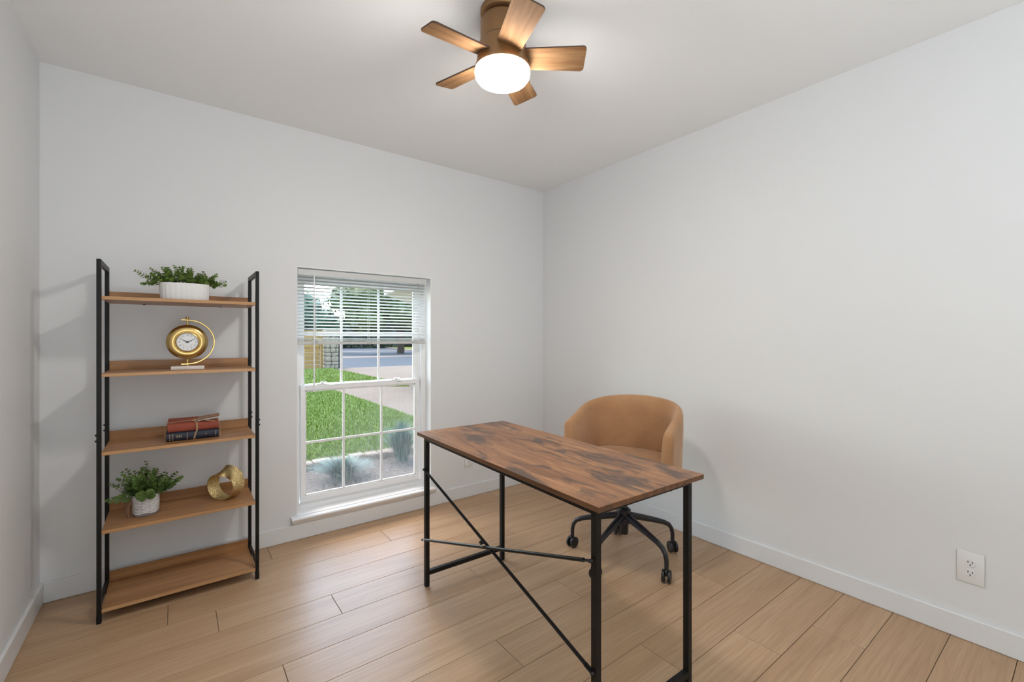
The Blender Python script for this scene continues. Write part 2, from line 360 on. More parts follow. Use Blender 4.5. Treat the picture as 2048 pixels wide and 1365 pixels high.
baseboard('baseboard_far', (XL+BT, YF-BT, 0.001), (XR-BT, YF, BH))
baseboard('baseboard_left', (XL, YB, 0.001), (XL+BT, YF, BH))
baseboard('baseboard_right', (XR-BT, YB, 0.001), (XR, YF, BH))
# floor planks
joints = {-1: 0.42, 0: 1.02, 1: -0.025, 2: 0.143, 3: 0.581, 4: 1.22, 5: 0.315, 6: 1.505, 7: 1.015, 8: 2.12, 9: 1.455, 10: 1.827, 11: 2.12}
PL, GAP = 1.52, 0.0021
k = -1
while True:
    y1 = 2.713-0.18*k if k >= 0 else YF-0.001
    y0 = 2.713-0.18*(k+1)
    if y1 < -0.5: break
    j = joints.get(k, random.uniform(0, PL)); xs = [j+i*PL for i in range(-4, 5)]
    cuts = [XL+0.001]+[x for x in xs if XL+0.03 < x < XR-0.03]+[XR-0.001]
    for x0, x1 in zip(cuts, cuts[1:]):
        bm = BM(); cxy = V((x0+x1)/2, (y0+y1)/2, 0); hx, hy = (x1-x0-GAP)/2, (y1-y0-GAP)/2
        box(bm, (-hx, -hy, -0.0035), (hx, hy, 0.0), 0.0006)
        o = build('plank', bm, 'floor', floor, cxy)
    k += 1
bm = BM(); box(bm, (XL+0.001, YB, -0.0035), (XR-0.001, y1-GAP, 0.0)); build('hall_boards', bm, 'floor', floor)

# ------------------------------------------------------------------ window
win = thing('window_1', None, None, (0, 0, 0), kind='structure')
FY0, FY1 = 2.974, YF+WT          # frame depth
bm = BM()
box(bm, (OX0, FY0, OZ0), (0.606, FY1, OZ1)); box(bm, (1.419, FY0, OZ0), (OX1, FY1, OZ1))
box(bm, (0.606, FY0, 1.590), (1.419, FY1, OZ1)); box(bm, (0.606, FY0, OZ0-0.02), (1.419, FY1, 0.168))
box(bm, (0.606, FY0+0.012, 0.168), (1.419, FY1, 0.178), 0.001)
box(bm, (0.606, 3.004, 0.168), (0.616, 3.012, 1.59)); box(bm, (1.409, 3.004, 0.168), (1.419, 3.012, 1.59))
build('window_frame', bm, 'vinyl', win)
# reveal returns
bm = BM(); box(bm, (OX1-0.004, YF-0.001, OZ0), (OX1+0.001, FY0, OZ1)); box(bm, (OX0-0.001, YF-0.001, OZ0), (OX0+0.003, FY0, OZ1)); box(bm, (OX0, YF-0.001, OZ1-0.004), (OX1, FY0, OZ1+0.001)); build('jamb_lining', bm, 'vinyl', win)
def sash(y0, y1, x0, x1, z0, z1, st, top, bot):
    bm = BM(); b = 0.003
    box(bm, (x0, y0, z0), (x0+st, y1, z1), b); box(bm, (x1-st, y0, z0), (x1, y1, z1), b)
    box(bm, (x0+st-0.004, y0+0.0005, z1-top), (x1-st+0.004, y1, z1-0.0005), b); box(bm, (x0+st-0.004, y0+0.0005, z0+0.0005), (x1-st+0.004, y1, z0+bot), b)
    ym = (y0+y1)/2; e = 0.007
    for lo, hi in (((x0+st-0.002, ym-0.006, z0+bot-0.002), (x0+st+e, ym+0.006, z1-top+0.002)), ((x1-st-e, ym-0.006, z0+bot-0.002), (x1-st+0.002, ym+0.006, z1-top+0.002)),
                   ((x0+st, ym-0.006, z0+bot-0.002), (x1-st, ym+0.006, z0+bot+e)), ((x0+st, ym-0.006, z1-top-e), (x1-st, ym+0.006, z1-top+0.002))):
        box(bm, lo, hi, 0.001)
    return build('sash', bm, 'vinyl', win)
LY0, LY1, UY0, UY1 = 2.980, 3.004, 3.012, 3.036
lo_s = sash(LY0, LY1, 0.616, 1.409, 0.178, 0.905, 0.028, 0.034, 0.040)
up_s = sash(UY0, UY1, 0.612, 1.413, 0.868, 1.592, 0.028, 0.045, 0.034)
def lights(x0, x1, z0, z1, y, xm, zm, mat, wv=0.015, bz=0.0):
    bm = BM()
    for x in xm: box(bm, (x-wv/2, y-0.004, z0), (x+wv/2, y+0.004, z1), 0.0015); build('muntin', bm, 'vinyl', win); bm = BM()
    for x_0, x_1 in zip([x0]+[x+wv/2 for x in xm], [x-wv/2 for x in xm]+[x1]): box(bm, (x_0, y-0.004, zm-wv/2), (x_1, y+0.004, zm+wv/2), 0.0015)
    build('muntin', bm, 'vinyl', win)
    xs = [x0]+[v for x in xm for v in (x, x)]+[x1]; zs = [z0, zm, zm, z1]
    for i in range(0, 6, 2):
        for j in range(0, 4, 2):
            bm = BM(); box(bm, (xs[i], y-0.0015, zs[j]), (xs[i+1], y+0.0015, zs[j+1])); build('pane', bm, mat, win)
lights(0.646, 1.379, 0.220, 0.869, 2.992, (0.879, 1.132), 0.5455, 'fog_pane')
lights(0.642, 1.383, 0.904, 1.545, 3.024, (0.874, 1.124), 1.222, 'pane')
for x in (0.745, 1.235):
    bm = BM(); box(bm, (x-0.032, LY0+0.001, 0.905), (x+0.032, LY1, 0.909), 0.001)
    lathe(bm, [(0, 0.017), (0.010, 0.016), (0.012, 0.010), (0.012, 0.004), (0, 0.004)], (x, 2.992, 0.904), 16); tube(bm, [(x, 2.992, 0.916), (x+0.028, 2.986, 0.917)], 0.0035, 8)
    build('sash_lock', bm, 'vinyl', win)
for x in (0.80, 1.255):
    bm = BM(); box(bm, (x-0.022, LY0-0.006, 0.893), (x+0.022, LY0+0.001, 0.899), 0.002); build('finger_lift', bm, 'vinyl', win)
# stool and apron, with the sloping end
bm = BM(); prof = [(YF+0.09, 0.118), (YF+0.09, 0.140), (2.858, 0.134), (2.853, 0.129), (2.855, 0.122), (2.876, 0.094), (YF-0.0, 0.094)]
L = [bm.verts.new((0.545 if y < YF-0.002 else 0.545, y, z)) for y, z in prof[2:]]; R_ = [bm.verts.new((1.482, y, z)) for y, z in prof[2:]]
for v in L:
    if v.co.z < 0.11: v.co.x += 0.014
bm.faces.new(L[::-1]); bm.faces.new(R_)
n = len(L)
for i in range(n-1): bm.faces.new((L[i], L[i+1], R_[i+1], R_[i]))
a = bm.verts.new((0.545, YF, 0.137)); b = bm.verts.new((1.482, YF, 0.137))
bm.faces.new((a, L[0], R_[0], b)); bm.faces.new((a, b, R_[-1], L[-1])); bm.faces.new((a, L[-1], L[0])) if False else None
box(bm, (OX0, YF-0.005, 0.112), (OX1, FY0+0.002, 0.140))
build('window_sill', bm, 'sill', win, sharp=20)

# ------------------------------------------------------------------ blind
bl = thing('window_blind', 'white horizontal slat blind half raised in the window recess', 'blind', (1.006, 2.918, 1.62))
BX = 0.421
bm = BM(); box(bm, (-BX, -0.018, -0.036), (BX, 0.016, -0.009), 0.002); build('headrail', bm, 'grey_vinyl', bl)
bm = BM(); box(bm, (-BX, -0.0205, -0.040), (BX, -0.0185, -0.007), 0.0006); build('valance', bm, 'grey_vinyl', bl)
def slat_bm():
    bm = BM(); W, n = 0.0125, 4; up = []; dn = []
    for x in (-BX+0.003, BX-0.003):
        u = []; d = []
        for i in range(n+1):
            s = -1+2*i/n; z = 0.0016*(1-s*s); u.append(bm.verts.new((x, s*W, z))); d.append(bm.verts.new((x, s*W, z-0.0006)))
        up.append(u); dn.append(d)
    for i in range(n):
        f = bm.faces.new((up[0][i], up[1][i], up[1][i+1], up[0][i+1])); f.smooth = True
        f = bm.faces.new((dn[0][i], dn[0][i+1], dn[1][i+1], dn[1][i])); f.smooth = True
    for s in (0, 1): bm.faces.new(up[s]+dn[s][::-1])
    bm.faces.new((up[0][0], dn[0][0], dn[1][0], up[1][0])); bm.faces.new((up[0][n], up[1][n], dn[1][n], dn[0][n]))
    return bm
PITCH = 0.0208; zz = -0.052; first = None; zs = []
while zz > -0.412: zs.append(zz); zz -= PITCH
for z in zs:
    if first is None: first = build('slat', slat_bm(), 'slat', bl); o = first
    else: o = share('slat', first, bl)
    o.location = (0, 0, z); o.rotation_euler = (math.radians(-17), 0, 0)
zb = -0.462
for i in range(5):
    share('slat', first, bl, (0, 0, zb+0.021+i*0.0042), (math.radians(-3), 0, 0))
bm = BM(); box(bm, (-BX, -0.0125, zb), (BX, 0.0125, zb+0.017), 0.003); build('bottom_rail', bm, 'grey_vinyl', bl)
for x in (-0.315, 0.012, 0.325):
    bm = BM(); box(bm, (x-0.014, -0.0138, zb-0.001), (x+0.014, -0.012, zb+0.019), 0.0008); build('rail_clip', bm, 'slat', bl)
    for y in (-0.0128, 0.0128):
        bm = BM(); tube(bm, [(x, y, -0.03), (x, y, zb+0.015)], 0.0008, 6); build('ladder_cord', bm, 'slat', bl)
bm = BM(); tube(bm, [(-0.330, -0.026, -0.036), (-0.331, -0.028, -0.06), (-0.331, -0.028, -0.725)], 0.0045, 8); tube(bm, [(-0.331, -0.028, -0.725), (-0.331, -0.028, -0.75)], [0.0062, 0.0055], 8); build('tilt_wand', bm, 'vinyl', bl)
for x in (0.352, 0.372):
    bm = BM(); tube(bm, [(x, -0.017, -0.03), (x, -0.017, -0.44)], 0.0013, 6); build('lift_cord', bm, 'slat', bl)

# ------------------------------------------------------------------ outlets
def outlet(name, label, loc, rz, w, h):
    t = thing(name, label, 'outlet', loc, rz)             # local: plate faces -Y, lies in XZ
    bm = BM(); box(bm, (-w/2, -0.006, -h/2), (w/2, 0, h/2), 0.004, seg=2); build('cover_plate', bm, 'outlet', t)
    for s in (1, -1):
        bm = BM(); lathe(bm, [(0, 0.0), (0.0145, 0.0), (0.0155, 0.001), (0.0155, 0.004), (0, 0.004)], (0, -0.0085, s*0.0195), 24, mat=Matrix.Rotation(-PI/2, 4, 'X')); rc = build('receptacle', bm, 'outlet', t)
        for dx, dz, a, b in ((-0.0063, 0.0035, 0.0012, 0.0042), (0.0063, 0.0035, 0.0012, 0.0036)):
            bm = BM(); box(bm, (dx-a, -0.0092, s*0.0195+dz-b), (dx+a, -0.0082, s*0.0195+dz+b)); build('slot', bm, 'slot', rc)
        bm = BM(); lathe(bm, [(0, 0), (0.0024, 0), (0.0024, 0.001), (0, 0.001)], (0, -0.0092, s*0.0195-0.0075), 12, mat=Matrix.Rotation(-PI/2, 4, 'X')); build('ground_hole', bm, 'slot', rc)
    bm = BM(); lathe(bm, [(0, 0), (0.0028, 0), (0.0032, 0.0012), (0, 0.0012)], (0, -0.007, 0), 12, mat=Matrix.Rotation(-PI/2, 4, 'X')); build('screw', bm, 'outlet', t)
    return t
outlet('wall_outlet', 'white double outlet low on the bare right wall', (XR, 0.317, 0.2905), -PI/2, 0.079, 0.125)
outlet('wall_outlet', 'white double outlet on the window wall behind the desk', (1.7705, YF, 0.2835), 0, 0.071, 0.115)

# ------------------------------------------------------------------ bookshelf
FX0, FX1 = -0.2625, 0.3345
PW, PD = 0.0150, 0.022
Y0S, Y1S = 2.532, 2.832
sh = thing('bookshelf', 'five tier open bookshelf of cherry wood boards on black metal frame', 'bookshelf', ((FX0+FX1)/2, (Y0S+Y1S)/2, 0))
ox, oy = (FX0+FX1)/2, (Y0S+Y1S)/2
hw, hd = (FX1-FX0)/2, (Y1S-Y0S)/2
HT = 1.531
for sx in (-1, 1):
    for sy in (-1, 1):
        bm = BM(); x0 = sx*hw if sx < 0 else hw-PW; y0 = -hd if sy < 0 else hd-PD
        box(bm, (x0, y0, 0), (x0+PW, y0+PD, HT), 0.0012)
        box(bm, (x0-0.0006, y0-0.0006, 0), (x0+PW+0.0006, y0+PD+0.0006, 0.032), 0.001)
        build('post', bm, 'black', sh)
    x0 = -hw if sx < 0 else hw-PW
    bm = BM(); box(bm, (x0, -hd+PD, HT-PD), (x0+PW, hd-PD, HT), 0.0012); build('top_bar', bm, 'black', sh)
    bm = BM(); box(bm, (x0+0.002, -hd+PD, 0.060), (x0+PW-0.002, hd-PD, 0.072), 0.001); build('side_bar', bm, 'black', sh)
    xo = -hw-0.0 if sx < 0 else hw
    for y in (-hd+PD/2, hd-PD/2):
        for z in (0.79, 0.765):
            bm = BM(); lathe(bm, [(0, 0.006), (0.003, 0.0055), (0.0048, 0.003), (0.005, 0), (0, 0)], (xo, y, z), 12, mat=Matrix.Rotation(sx*PI/2, 4, 'Y')); build('bolt', bm, 'black_plastic', sh)
SHZ = [1.376, 1.049, 0.718, 0.387, 0.057]
for i, z in enumerate(SHZ):
    bm = BM(); xa, xb = -hw+PW+0.0008, hw-PW-0.0008
    box(bm, (xa, -hd+0.002, z-0.0145), (xb, hd-PD+0.004, z), 0.001)
    for f in bm.faces:
        if f.normal.y < -0.6: f.material_index = 1
    sf = build('shelf_board', bm, ['shelf', 'shelf_edge'], sh)
    bm = BM(); box(bm, (xa, hd-PD+0.0045, z-0.0145), (xb, hd-PD+0.0155, z+0.042), 0.001); build('back_lip', bm, 'shelf', sf)
    if i == 0:
        for x in (-0.155, 0.155):
            bm = BM(); lathe(bm, [(0, -0.004), (0.005, -0.003), (0.006, 0), (0, 0)], (x, 0.11, z-0.0145), 12); build('screw_cap', bm, 'black_plastic', sf)

# ------------------------------------------------------------------ leafy sprigs
def leaf(bm, p, d, up, s, cup=0.25, mi=1):
    """round leaf: base at p, pointing along d, face along up"""
    d = d.normalized(); sd = d.cross(up).normalized(); up = sd.cross(d).normalized()
    ring = []
    for k in range(8):
        a = 2*PI*k/8; u = 0.5-0.5*math.cos(a); v = 0.52*math.sin(a)*(0.8+0.2*u)
        ring.append(bm.verts.new(p+d*s*u+sd*s*v+up*s*cup*(abs(v)*0.9+(u-0.5)**2*0.8)))
    c = bm.verts.new(p+d*s*0.5-up*s*cup*0.12)
    for k in range(8):
        f = bm.faces.new((c, ring[k], ring[(k+1) % 8])); f.smooth = True; f.material_index = mi
def sprig(parent, base, direction, length, n, big, small, leafmat, droop=0.0):
    bm = BM(); p = Vector(base); d = Vector(direction).normalized(); pts = [p.copy()]; steps = n
    for i in range(steps):
        d = (d+Vector((random.uniform(-.1, .1), random.uniform(-.1, .1), random.uniform(-.06, .06)-droop))).normalized()
        p = p+d*length/steps; pts.append(p.copy())
    tube(bm, pts, [0.0016-0.0010*i/steps for i in range(steps+1)], 5, 0)
    for i in range(1, steps+1):
        f = i/steps; s = big+(small-big)*f**1.5
        if f < 0.12: continue
        t = (pts[i]-pts[i-1]).normalized(); a, b = frame_of(t); r = random.uniform(0, PI)+(PI/2)*(i % 2)
        for kk in range(2 if f < 0.9 else 3):
            ang = r+kk*PI*(1 if f < 0.9 else 0.67); o = a*math.cos(ang)+b*math.sin(ang)
            dd = (o*0.85+t*random.uniform(0.3, 0.7)+V(0, 0, 0.1)); leaf(bm, pts[i]+o*0.0012, dd, t+o*random.uniform(-.3, .3), s*random.uniform(0.85, 1.15))
    leaf(bm, pts[-1], d, frame_of(d)[0], small)
    return build('sprig', bm, ['stem', leafmat], parent, recalc=False)

# planter on the top shelf
pz = SHZ[0]
pl = thing('potted_plant', 'leafy green plant in oval ribbed white planter on the top shelf', 'plant', (0.038, 2.625, pz))
bm = BM(); seg = 120
def oval(bm, prof, ax, ay, ribs=0, amp=0.0, p=2.6, mi=0, mi_fn=None):
    rings = []
    for k_, (s, z, ra) in enumerate(prof):
        rg = []
        for k in range(seg):
            t = 2*PI*k/seg; c, sn = math.cos(t), math.sin(t)
            rr = (abs(c)**p+abs(sn)**p)**(-1/p)
            q = 1+ra*amp*(math.cos(ribs*t) if ribs else 0)
            rg.append(bm.verts.new((ax*s*rr*c*q, ay*s*rr*sn*q, z)))
        rings.append(rg)
    for i, (r0, r1) in enumerate(zip(rings, rings[1:])):
        for k in range(seg):
            f = bm.faces.new((r0[k], r0[(k+1) % seg], r1[(k+1) % seg], r1[k])); f.smooth = True; f.material_index = mi
    bm.faces.new(rings[0][::-1]); return rings
r = oval(bm, [(0.93, 0, 0), (0.95, 0.003, 1), (0.985, 0.068, 1), (0.995, 0.074, 0), (1.0, 0.078, 0), (0.985, 0.0795, 0), (0.95, 0.077, 0), (0.94, 0.066, 0)], 0.097, 0.047, 30, 0.016, 2.8)
build('planter_pot', bm, 'ceramic', pl, sharp=60)
bm = BM(); rr = oval(bm, [(0.93, 0.06, 0), (0.935, 0.067, 0)], 0.097, 0.047, p=2.8); bm.faces.new(rr[-1]); build('soil', bm, 'soil', pl)
random.seed(21)
for i in range(26):
    x = -0.075+0.15*((i*7) % 26)/25; y = random.uniform(-0.03, 0.03)
    dx = x/0.075*0.9+random.uniform(-.35, .35); dy = random.uniform(-0.7, 0.5)
    ln = random.uniform(0.055, 0.085)+(0.02 if -0.045 < x < 0.005 else 0)
    sprig(pl, (x, y, 0.066), (dx*0.8, dy*0.8, 0.95), ln, 9, 0.026, 0.009, 'leaf')
for bx, dr, ln in ((-0.088, (-1, -0.3, 0.35), 0.075), (-0.088, (-1, -0.2, 0.75), 0.105), (0.085, (1, -0.3, 0.35), 0.085), (0.085, (1, 0.1, 0.5), 0.08), (0.07, (0.9, -0.3, 0.9), 0.085), (-0.06, (-0.75, -0.2, 1.0), 0.095)):
    sprig(pl, (bx, 0, 0.07), dr, ln, 10, 0.024, 0.008, 'leaf', 0.06 if dr[2] < 0.4 else 0.0)

# potted plant on the fourth shelf
pp = thing('potted_plant', 'leafy green plant in round white pot with grey dashes on the fourth shelf', 'plant', (-0.107, 2.66, SHZ[3]))
bm = BM(); ax, ay = 0.049, 0.043
rings = oval(bm, [(0.84, 0, 0), (0.90, 0.002, 0), (0.95, 0.010, 0), (1.0, 0.05, 0), (1.0, 0.096, 0), (0.975, 0.0985, 0), (0.94, 0.096, 0), (0.93, 0.085, 0)], ax, ay, p=2.2)
pot = build('pot', bm, 'grey_clay', pp)
bm = BM(); rows, cols = 12, 10
for c in range(cols):
    for rw in range(rows):
        z0 = 0.0125+rw*0.0069+(0.0034 if c % 2 else 0); z1 = z0+0.0047
        if z1 > 0.0965: continue
        va = []; t0, t1 = 2*PI*c/cols+0.02, 2*PI*(c+1)/cols-0.0
        for z in (z0, z1):
            s = (0.95+(z-0.010)/0.04*0.05 if z < 0.05 else 1.0)+0.010
            for j in range(5):
                t = t0+(t1-t0)*j/4; cc, sn = math.cos(t), math.sin(t); q = (abs(cc)**2.2+abs(sn)**2.2)**(-1/2.2)
                va.append((ax*s*q*cc, ay*s*q*sn, z, ax*(s-0.03)*q*cc, ay*(s-0.03)*q*sn))
        vo = [bm.verts.new(v[:3]) for v in va]; vi = [bm.verts.new((v[3], v[4], v[2])) for v in va]
        for j in range(4): bm.faces.new((vo[j], vo[j+1], vo[j+6], vo[j+5])).smooth = True; bm.faces.new((vo[j], vi[j], vi[j+1], vo[j+1])); bm.faces.new((vo[j+5], vo[j+6], vi[j+6], vi[j+5]))
        bm.faces.new((vo[0], vo[5], vi[5], vi[0])); bm.faces.new((vo[4], vi[4], vi[9], vo[9]))
tag(build('glaze_dashes', bm, 'ceramic', pot, recalc=False), 'raised white glaze dashes in staggered columns')
bm = BM(); rr = oval(bm, [(0.93, 0.075, 0), (0.935, 0.086, 0)], ax, ay, p=2.2); bm.faces.new(rr[-1]); build('soil', bm, 'soil', pp)
bm = BM(); pts = [(-0.040, -0.012, 0.072), (-0.055, -0.016, 0.064), (-0.063, -0.020, 0.045), (-0.064, -0.022, 0.022), (-0.060, -0.024, 0.004)]
for a_, b_ in zip(pts, pts[1:]):
    q = [bm.verts.new(V(*p)+V(0.004*s, -0.009*s, 0)) for p, s in ((a_, -1), (a_, 1), (b_, 1), (b_, -1))]; bm.faces.new(q).smooth = True
bmesh.ops.remove_doubles(bm, verts=bm.verts, dist=1e-5); bmesh.ops.solidify(bm, geom=bm.faces[:], thickness=0.0015)
build('leather_tag', bm, 'leather', pp)
random.seed(5)
for i in range(24):
    a_ = 2*PI*i/24*1.0+random.uniform(-.2, .2); r_ = 0.028*math.sqrt(random.random()); tilt = random.uniform(0.15, 1.15)
    sprig(pp, (r_*math.cos(a_), r_*math.sin(a_)*0.8, 0.084), (math.cos(a_)*tilt, math.sin(a_)*tilt*0.9, 1.0), random.uniform(0.085, 0.135)*(1.05 if tilt < 0.6 else 0.92), 10, 0.031, 0.010, 'leaf2')
for dr, ln in (((-1, -0.4, 0.32), 0.125), ((1, -0.3, 0.5), 0.125), ((1, -0.1, 0.72), 0.13), ((-0.9, -0.1, 0.7), 0.12), ((0.1, -0.2, 1), 0.155), ((-0.55, -0.2, 1), 0.15), ((-0.3, -1, 0.45), 0.07), ((0.25, -1, 0.5), 0.07)):
    sprig(pp, (dr[0]*0.03, dr[1]*0.025, 0.085), dr, ln, 11, 0.030, 0.009, 'leaf2')

# ------------------------------------------------------------------ table clock
ck = thing('table_clock', 'gold globe style table clock with curved arm on pinkish marble base', 'clock', (0.047, 2.633, SHZ[1]))
bm = BM(); box(bm, (-0.063, -0.025, 0), (0.066, 0.025, 0.0165), 0.002, seg=2); build('marble_base', bm, 'marble', ck)
RX = Matrix.Rotation(PI/2, 4, 'X')                      # lathe axis z -> -y (towards the room)
CZ = 0.131
bm = BM(); rot = RX
lathe(bm, [(0, -0.026), (0.045, -0.022), (0.072, -0.010), (0.080, -0.002), (0.0815, 0.004), (0.078, 0.011), (0.068, 0.018), (0.054, 0.0225), (0.051, 0.021), (0.0495, 0.024), (0.0465, 0.0245), (0.045, 0.020), (0.0, 0.020)], (0, 0, CZ), 64, mat=rot)
case = build('case', bm, 'gold', ck, sharp=50)
bm = BM(); lathe(bm, [(0.0452, 0.0205), (0.0452, 0.0265), (0.0425, 0.0275), (0.0415, 0.0235), (0.0415, 0.0215)], (0, 0, CZ), 64, mat=rot); build('bezel', bm, 'gold', case)
bm = BM(); lathe(bm, [(0, 0.0222), (0.0418, 0.0222), (0.0418, 0.0205), (0, 0.0205)], (0, 0, CZ), 64, mat=rot); dial = build('dial', bm, 'dial', ck)
yd = -0.0226
def txt(body, size, loc):
    cu = bpy.data.curves.new('t', 'FONT'); cu.body = body; cu.size = size; cu.align_x = 'CENTER'; cu.align_y = 'CENTER'; cu.extrude = 0.0001
    ob = bpy.data.objects.new('t', cu); COL.objects.link(ob); bpy.context.view_layer.update()
    me = bpy.data.meshes.new_from_object(ob.evaluated_get(bpy.context.evaluated_depsgraph_get()))
    me.transform(Matrix.Translation(loc) @ Matrix.Rotation(PI/2, 4, 'X')); bpy.data.objects.remove(ob); bpy.data.curves.remove(cu); return me
bm = BM()
for h_ in range(1, 13):
    a_ = PI/2-2*PI*h_/12; me = txt(str(h_), 0.0095, V(0.0315*math.cos(a_), yd-0.0002, CZ+0.0315*math.sin(a_))); bm.from_mesh(me); bpy.data.meshes.remove(me)
build('numerals', bm, 'ink', dial)
bm = BM()
for h_ in range(60):
    a_ = 2*PI*h_/60; m_ = Matrix.Translation((0, 0, CZ)) @ Matrix.Rotation(a_, 4, 'Y'); l_ = 0.0022 if h_ % 5 else 0.003
    box(bm, (-0.0002, yd-0.0003, 0.0405-l_), (0.0002, yd, 0.0405), mat=m_)
build('minute_track', bm, 'ink', dial)
bm = BM()
for k_ in range(40):
    a_ = -2.75+k_*(2.36/39); tube(bm, [(0.0215*math.cos(a_), yd-0.0002, CZ+0.0215*math.sin(a_)), (0.0215*math.cos(a_+0.045), yd-0.0002, CZ+0.0215*math.sin(a_+0.045))], 0.0006, 5)
build('inner_ring', bm, 'pink_ink', dial)
def hand(name, ang, ln, w_):
    bm = BM(); m_ = Matrix.Translation((0, 0, CZ)) @ Matrix.Rotation(ang, 4, 'Y')
    vs = [(-w_*0.6, -0.007), (-w_, ln*0.35), (-w_*0.45, ln*0.8), (0, ln), (w_*0.45, ln*0.8), (w_, ln*0.35), (w_*0.6, -0.007)]
    f_ = [bm.verts.new(m_ @ V(x, yd-0.0022, z)) for x, z in vs]; b_ = [bm.verts.new(m_ @ V(x, yd-0.0016, z)) for x, z in vs]
    bm.faces.new(f_); bm.faces.new(b_[::-1])
    for i in range(len(vs)): bm.faces.new((f_[i], f_[(i+1) % 7], b_[(i+1) % 7], b_[i]))
    build(name, bm, 'ink', ck)
hand('hour_hand', math.radians(-62), 0.027, 0.0018); hand('minute_hand', math.radians(64), 0.036, 0.0014)
bm = BM(); lathe(bm, [(0, 0.0262), (0.0032, 0.0256), (0.0036, 0.0222), (0, 0.0222)], (0, 0, CZ), 16, mat=rot); build('hand_cap', bm, 'ink', ck)
# curved arm: flat strip half ring on the right
RA = 0.1045; bm = BM(); path = [(-0.024, CZ+RA+0.0006), (-0.012, CZ+RA+0.0006)]+[(RA*1.02*math.sin(a_), CZ+RA*math.cos(a_)) for a_ in [PI*k_/40 for k_ in range(41)]]+[(-0.012, CZ-RA-0.0006), (-0.024, CZ-RA-0.0006)]
prev = None
for i, (x, z) in enumerate(path):
    p0 = path[max(i-1, 0)]; p1 = path[min(i+1, len(path)-1)]; dx, dz = p1[0]-p0[0], p1[1]-p0[1]; l_ = math.hypot(dx, dz); nx, nz = -dz/l_, dx/l_
    hw_, ht_ = 0.0045, 0.0036
    rg = [bm.verts.new((x+nx*s*ht_, y*hw_, z+nz*s*ht_)) for s, y in ((-1, -0.6), (-0.6, -1), (0.6, -1), (1, -0.6), (1, 0.6), (0.6, 1), (-0.6, 1), (-1, 0.6))]
    if prev:
        for k_ in range(8): f = bm.faces.new((prev[k_], prev[(k_+1) % 8], rg[(k_+1) % 8], rg[k_])); f.smooth = True
    else: bm.faces.new(rg)
    prev = rg
bm.faces.new(prev); build('curved_arm', bm, 'gold', ck, sharp=50)
bm = BM(); tube(bm, [(0, 0, 0.0164), (0, 0, CZ-RA-0.002)], 0.006, 16); build('base_pin', bm, 'gold', ck)
bm = BM(); tube(bm, [(0, 0, CZ-RA+0.002), (0, 0, CZ-0.079)], 0.0042, 12); build('pivot_pin', bm, 'gold', ck)
bm = BM(); tube(bm, [(0, 0, CZ+0.079), (0, 0, CZ+RA-0.002)], 0.0042, 12); build('pivot_pin', bm, 'gold', ck)
bm = BM(); lathe(bm, [(0.004, -0.002), (0.0085, 0.001), (0.0085, 0.0035), (0.006, 0.0045), (0.0072, 0.007), (0.0062, 0.0115), (0, 0.0135)], (0, 0, CZ+RA+0.003), 20); build('finial', bm, 'gold', ck)

# ------------------------------------------------------------------ books and twine
bz = SHZ[2]
def book(name, label, loc, rz, ln, dp, th, cloth, lift=0.0, inset=0.004):
    t = thing(name, label, 'book', loc, rz)     # spine along X facing -Y
    c = 0.0028
    bm = BM(); box(bm, (-ln/2+inset, 0.006, c), (ln/2-inset, dp-inset, th-c)); build('page_block', bm, 'page', t)
    bm = BM(); box(bm, (-ln/2, 0.003, 0), (ln/2, dp, c), 0.0008); build('cover', bm, cloth, t)
    bm = BM(); m_ = Matrix.Translation((0, 0.004, th-c)) @ Matrix.Rotation(lift, 4, 'X'); box(bm, (-ln/2-0.004 if lift else -ln/2, -0.001, 0), (ln/2, dp-0.004, c), 0.0008, mat=m_); build('cover', bm, cloth, t)
    bm = BM(); prof = [(0.006, 0.0), (0.001, 0.001), (-0.004, th*0.2), (-0.0055, th*0.5), (-0.004, th*0.8), (0.001, th-0.001), (0.006, th)]
    a_ = [bm.verts.new((-ln/2, y, z)) for y, z in prof]; b_ = [bm.verts.new((ln/2, y, z)) for y, z in prof]
    for i in range(len(prof)-1): bm.faces.new((a_[i], a_[i+1], b_[i+1], b_[i])).smooth = True
    bm.faces.new(a_); bm.faces.new(b_[::-1]); bm.faces.new((a_[0], b_[0], b_[-1], a_[-1]))
    return t, build('spine', bm, cloth, t, sharp=50)
BRZ = math.radians(-2.5)
nb, nsp = book('book', 'dark navy book lying flat under the red one with gilt marks on spine', (0.0685, 2.598, bz), BRZ, 0.203, 0.135, 0.041, 'navy_cloth')
rb, rsp = book('book', 'worn rust red book lying on top of the navy one', (0.0715, 2.601, bz+0.0412), BRZ, 0.196, 0.13, 0.039, 'red_cloth', math.radians(4))
# gilt marks on the navy spine (flat print)
bm = BM()
def mark(x, z, w_, h_): box(bm, (x-w_/2, -0.0062 if abs(z-0.0205) < 0.012 else -0.0052, z-h_/2), (x+w_/2, -0.0030, z+h_/2))
for x in (-0.088, -0.077):
    for z, w_ in ((0.033, 0.0045), (0.030, 0.0038), (0.026, 0.003), (0.023, 0.003), (0.019, 0.003), (0.015, 0.003), (0.010, 0.003), (0.006, 0.003)): mark(x, z, w_, 0.0016)
for x, h_ in ((-0.061, 0.010), (-0.057, 0.008), (-0.052, 0.011), (-0.046, 0.012)): mark(x, 0.022, 0.0015, h_)
mark(-0.022, 0.0205, 0.0012, 0.034); mark(0.050, 0.023, 0.004, 0.0025)
for z in (0.031, 0.028, 0.024, 0.020, 0.016, 0.011): mark(0.089, z, 0.003, 0.0018)
tag(build('gilt_lettering', bm, 'gilt', nsp), kind='stuff')
tw = thing('twine', 'jute twine tied in a bow around the two stacked books', 'twine', (0.07, 2.60, bz), BRZ)
bm = BM(); X0 = 0.012
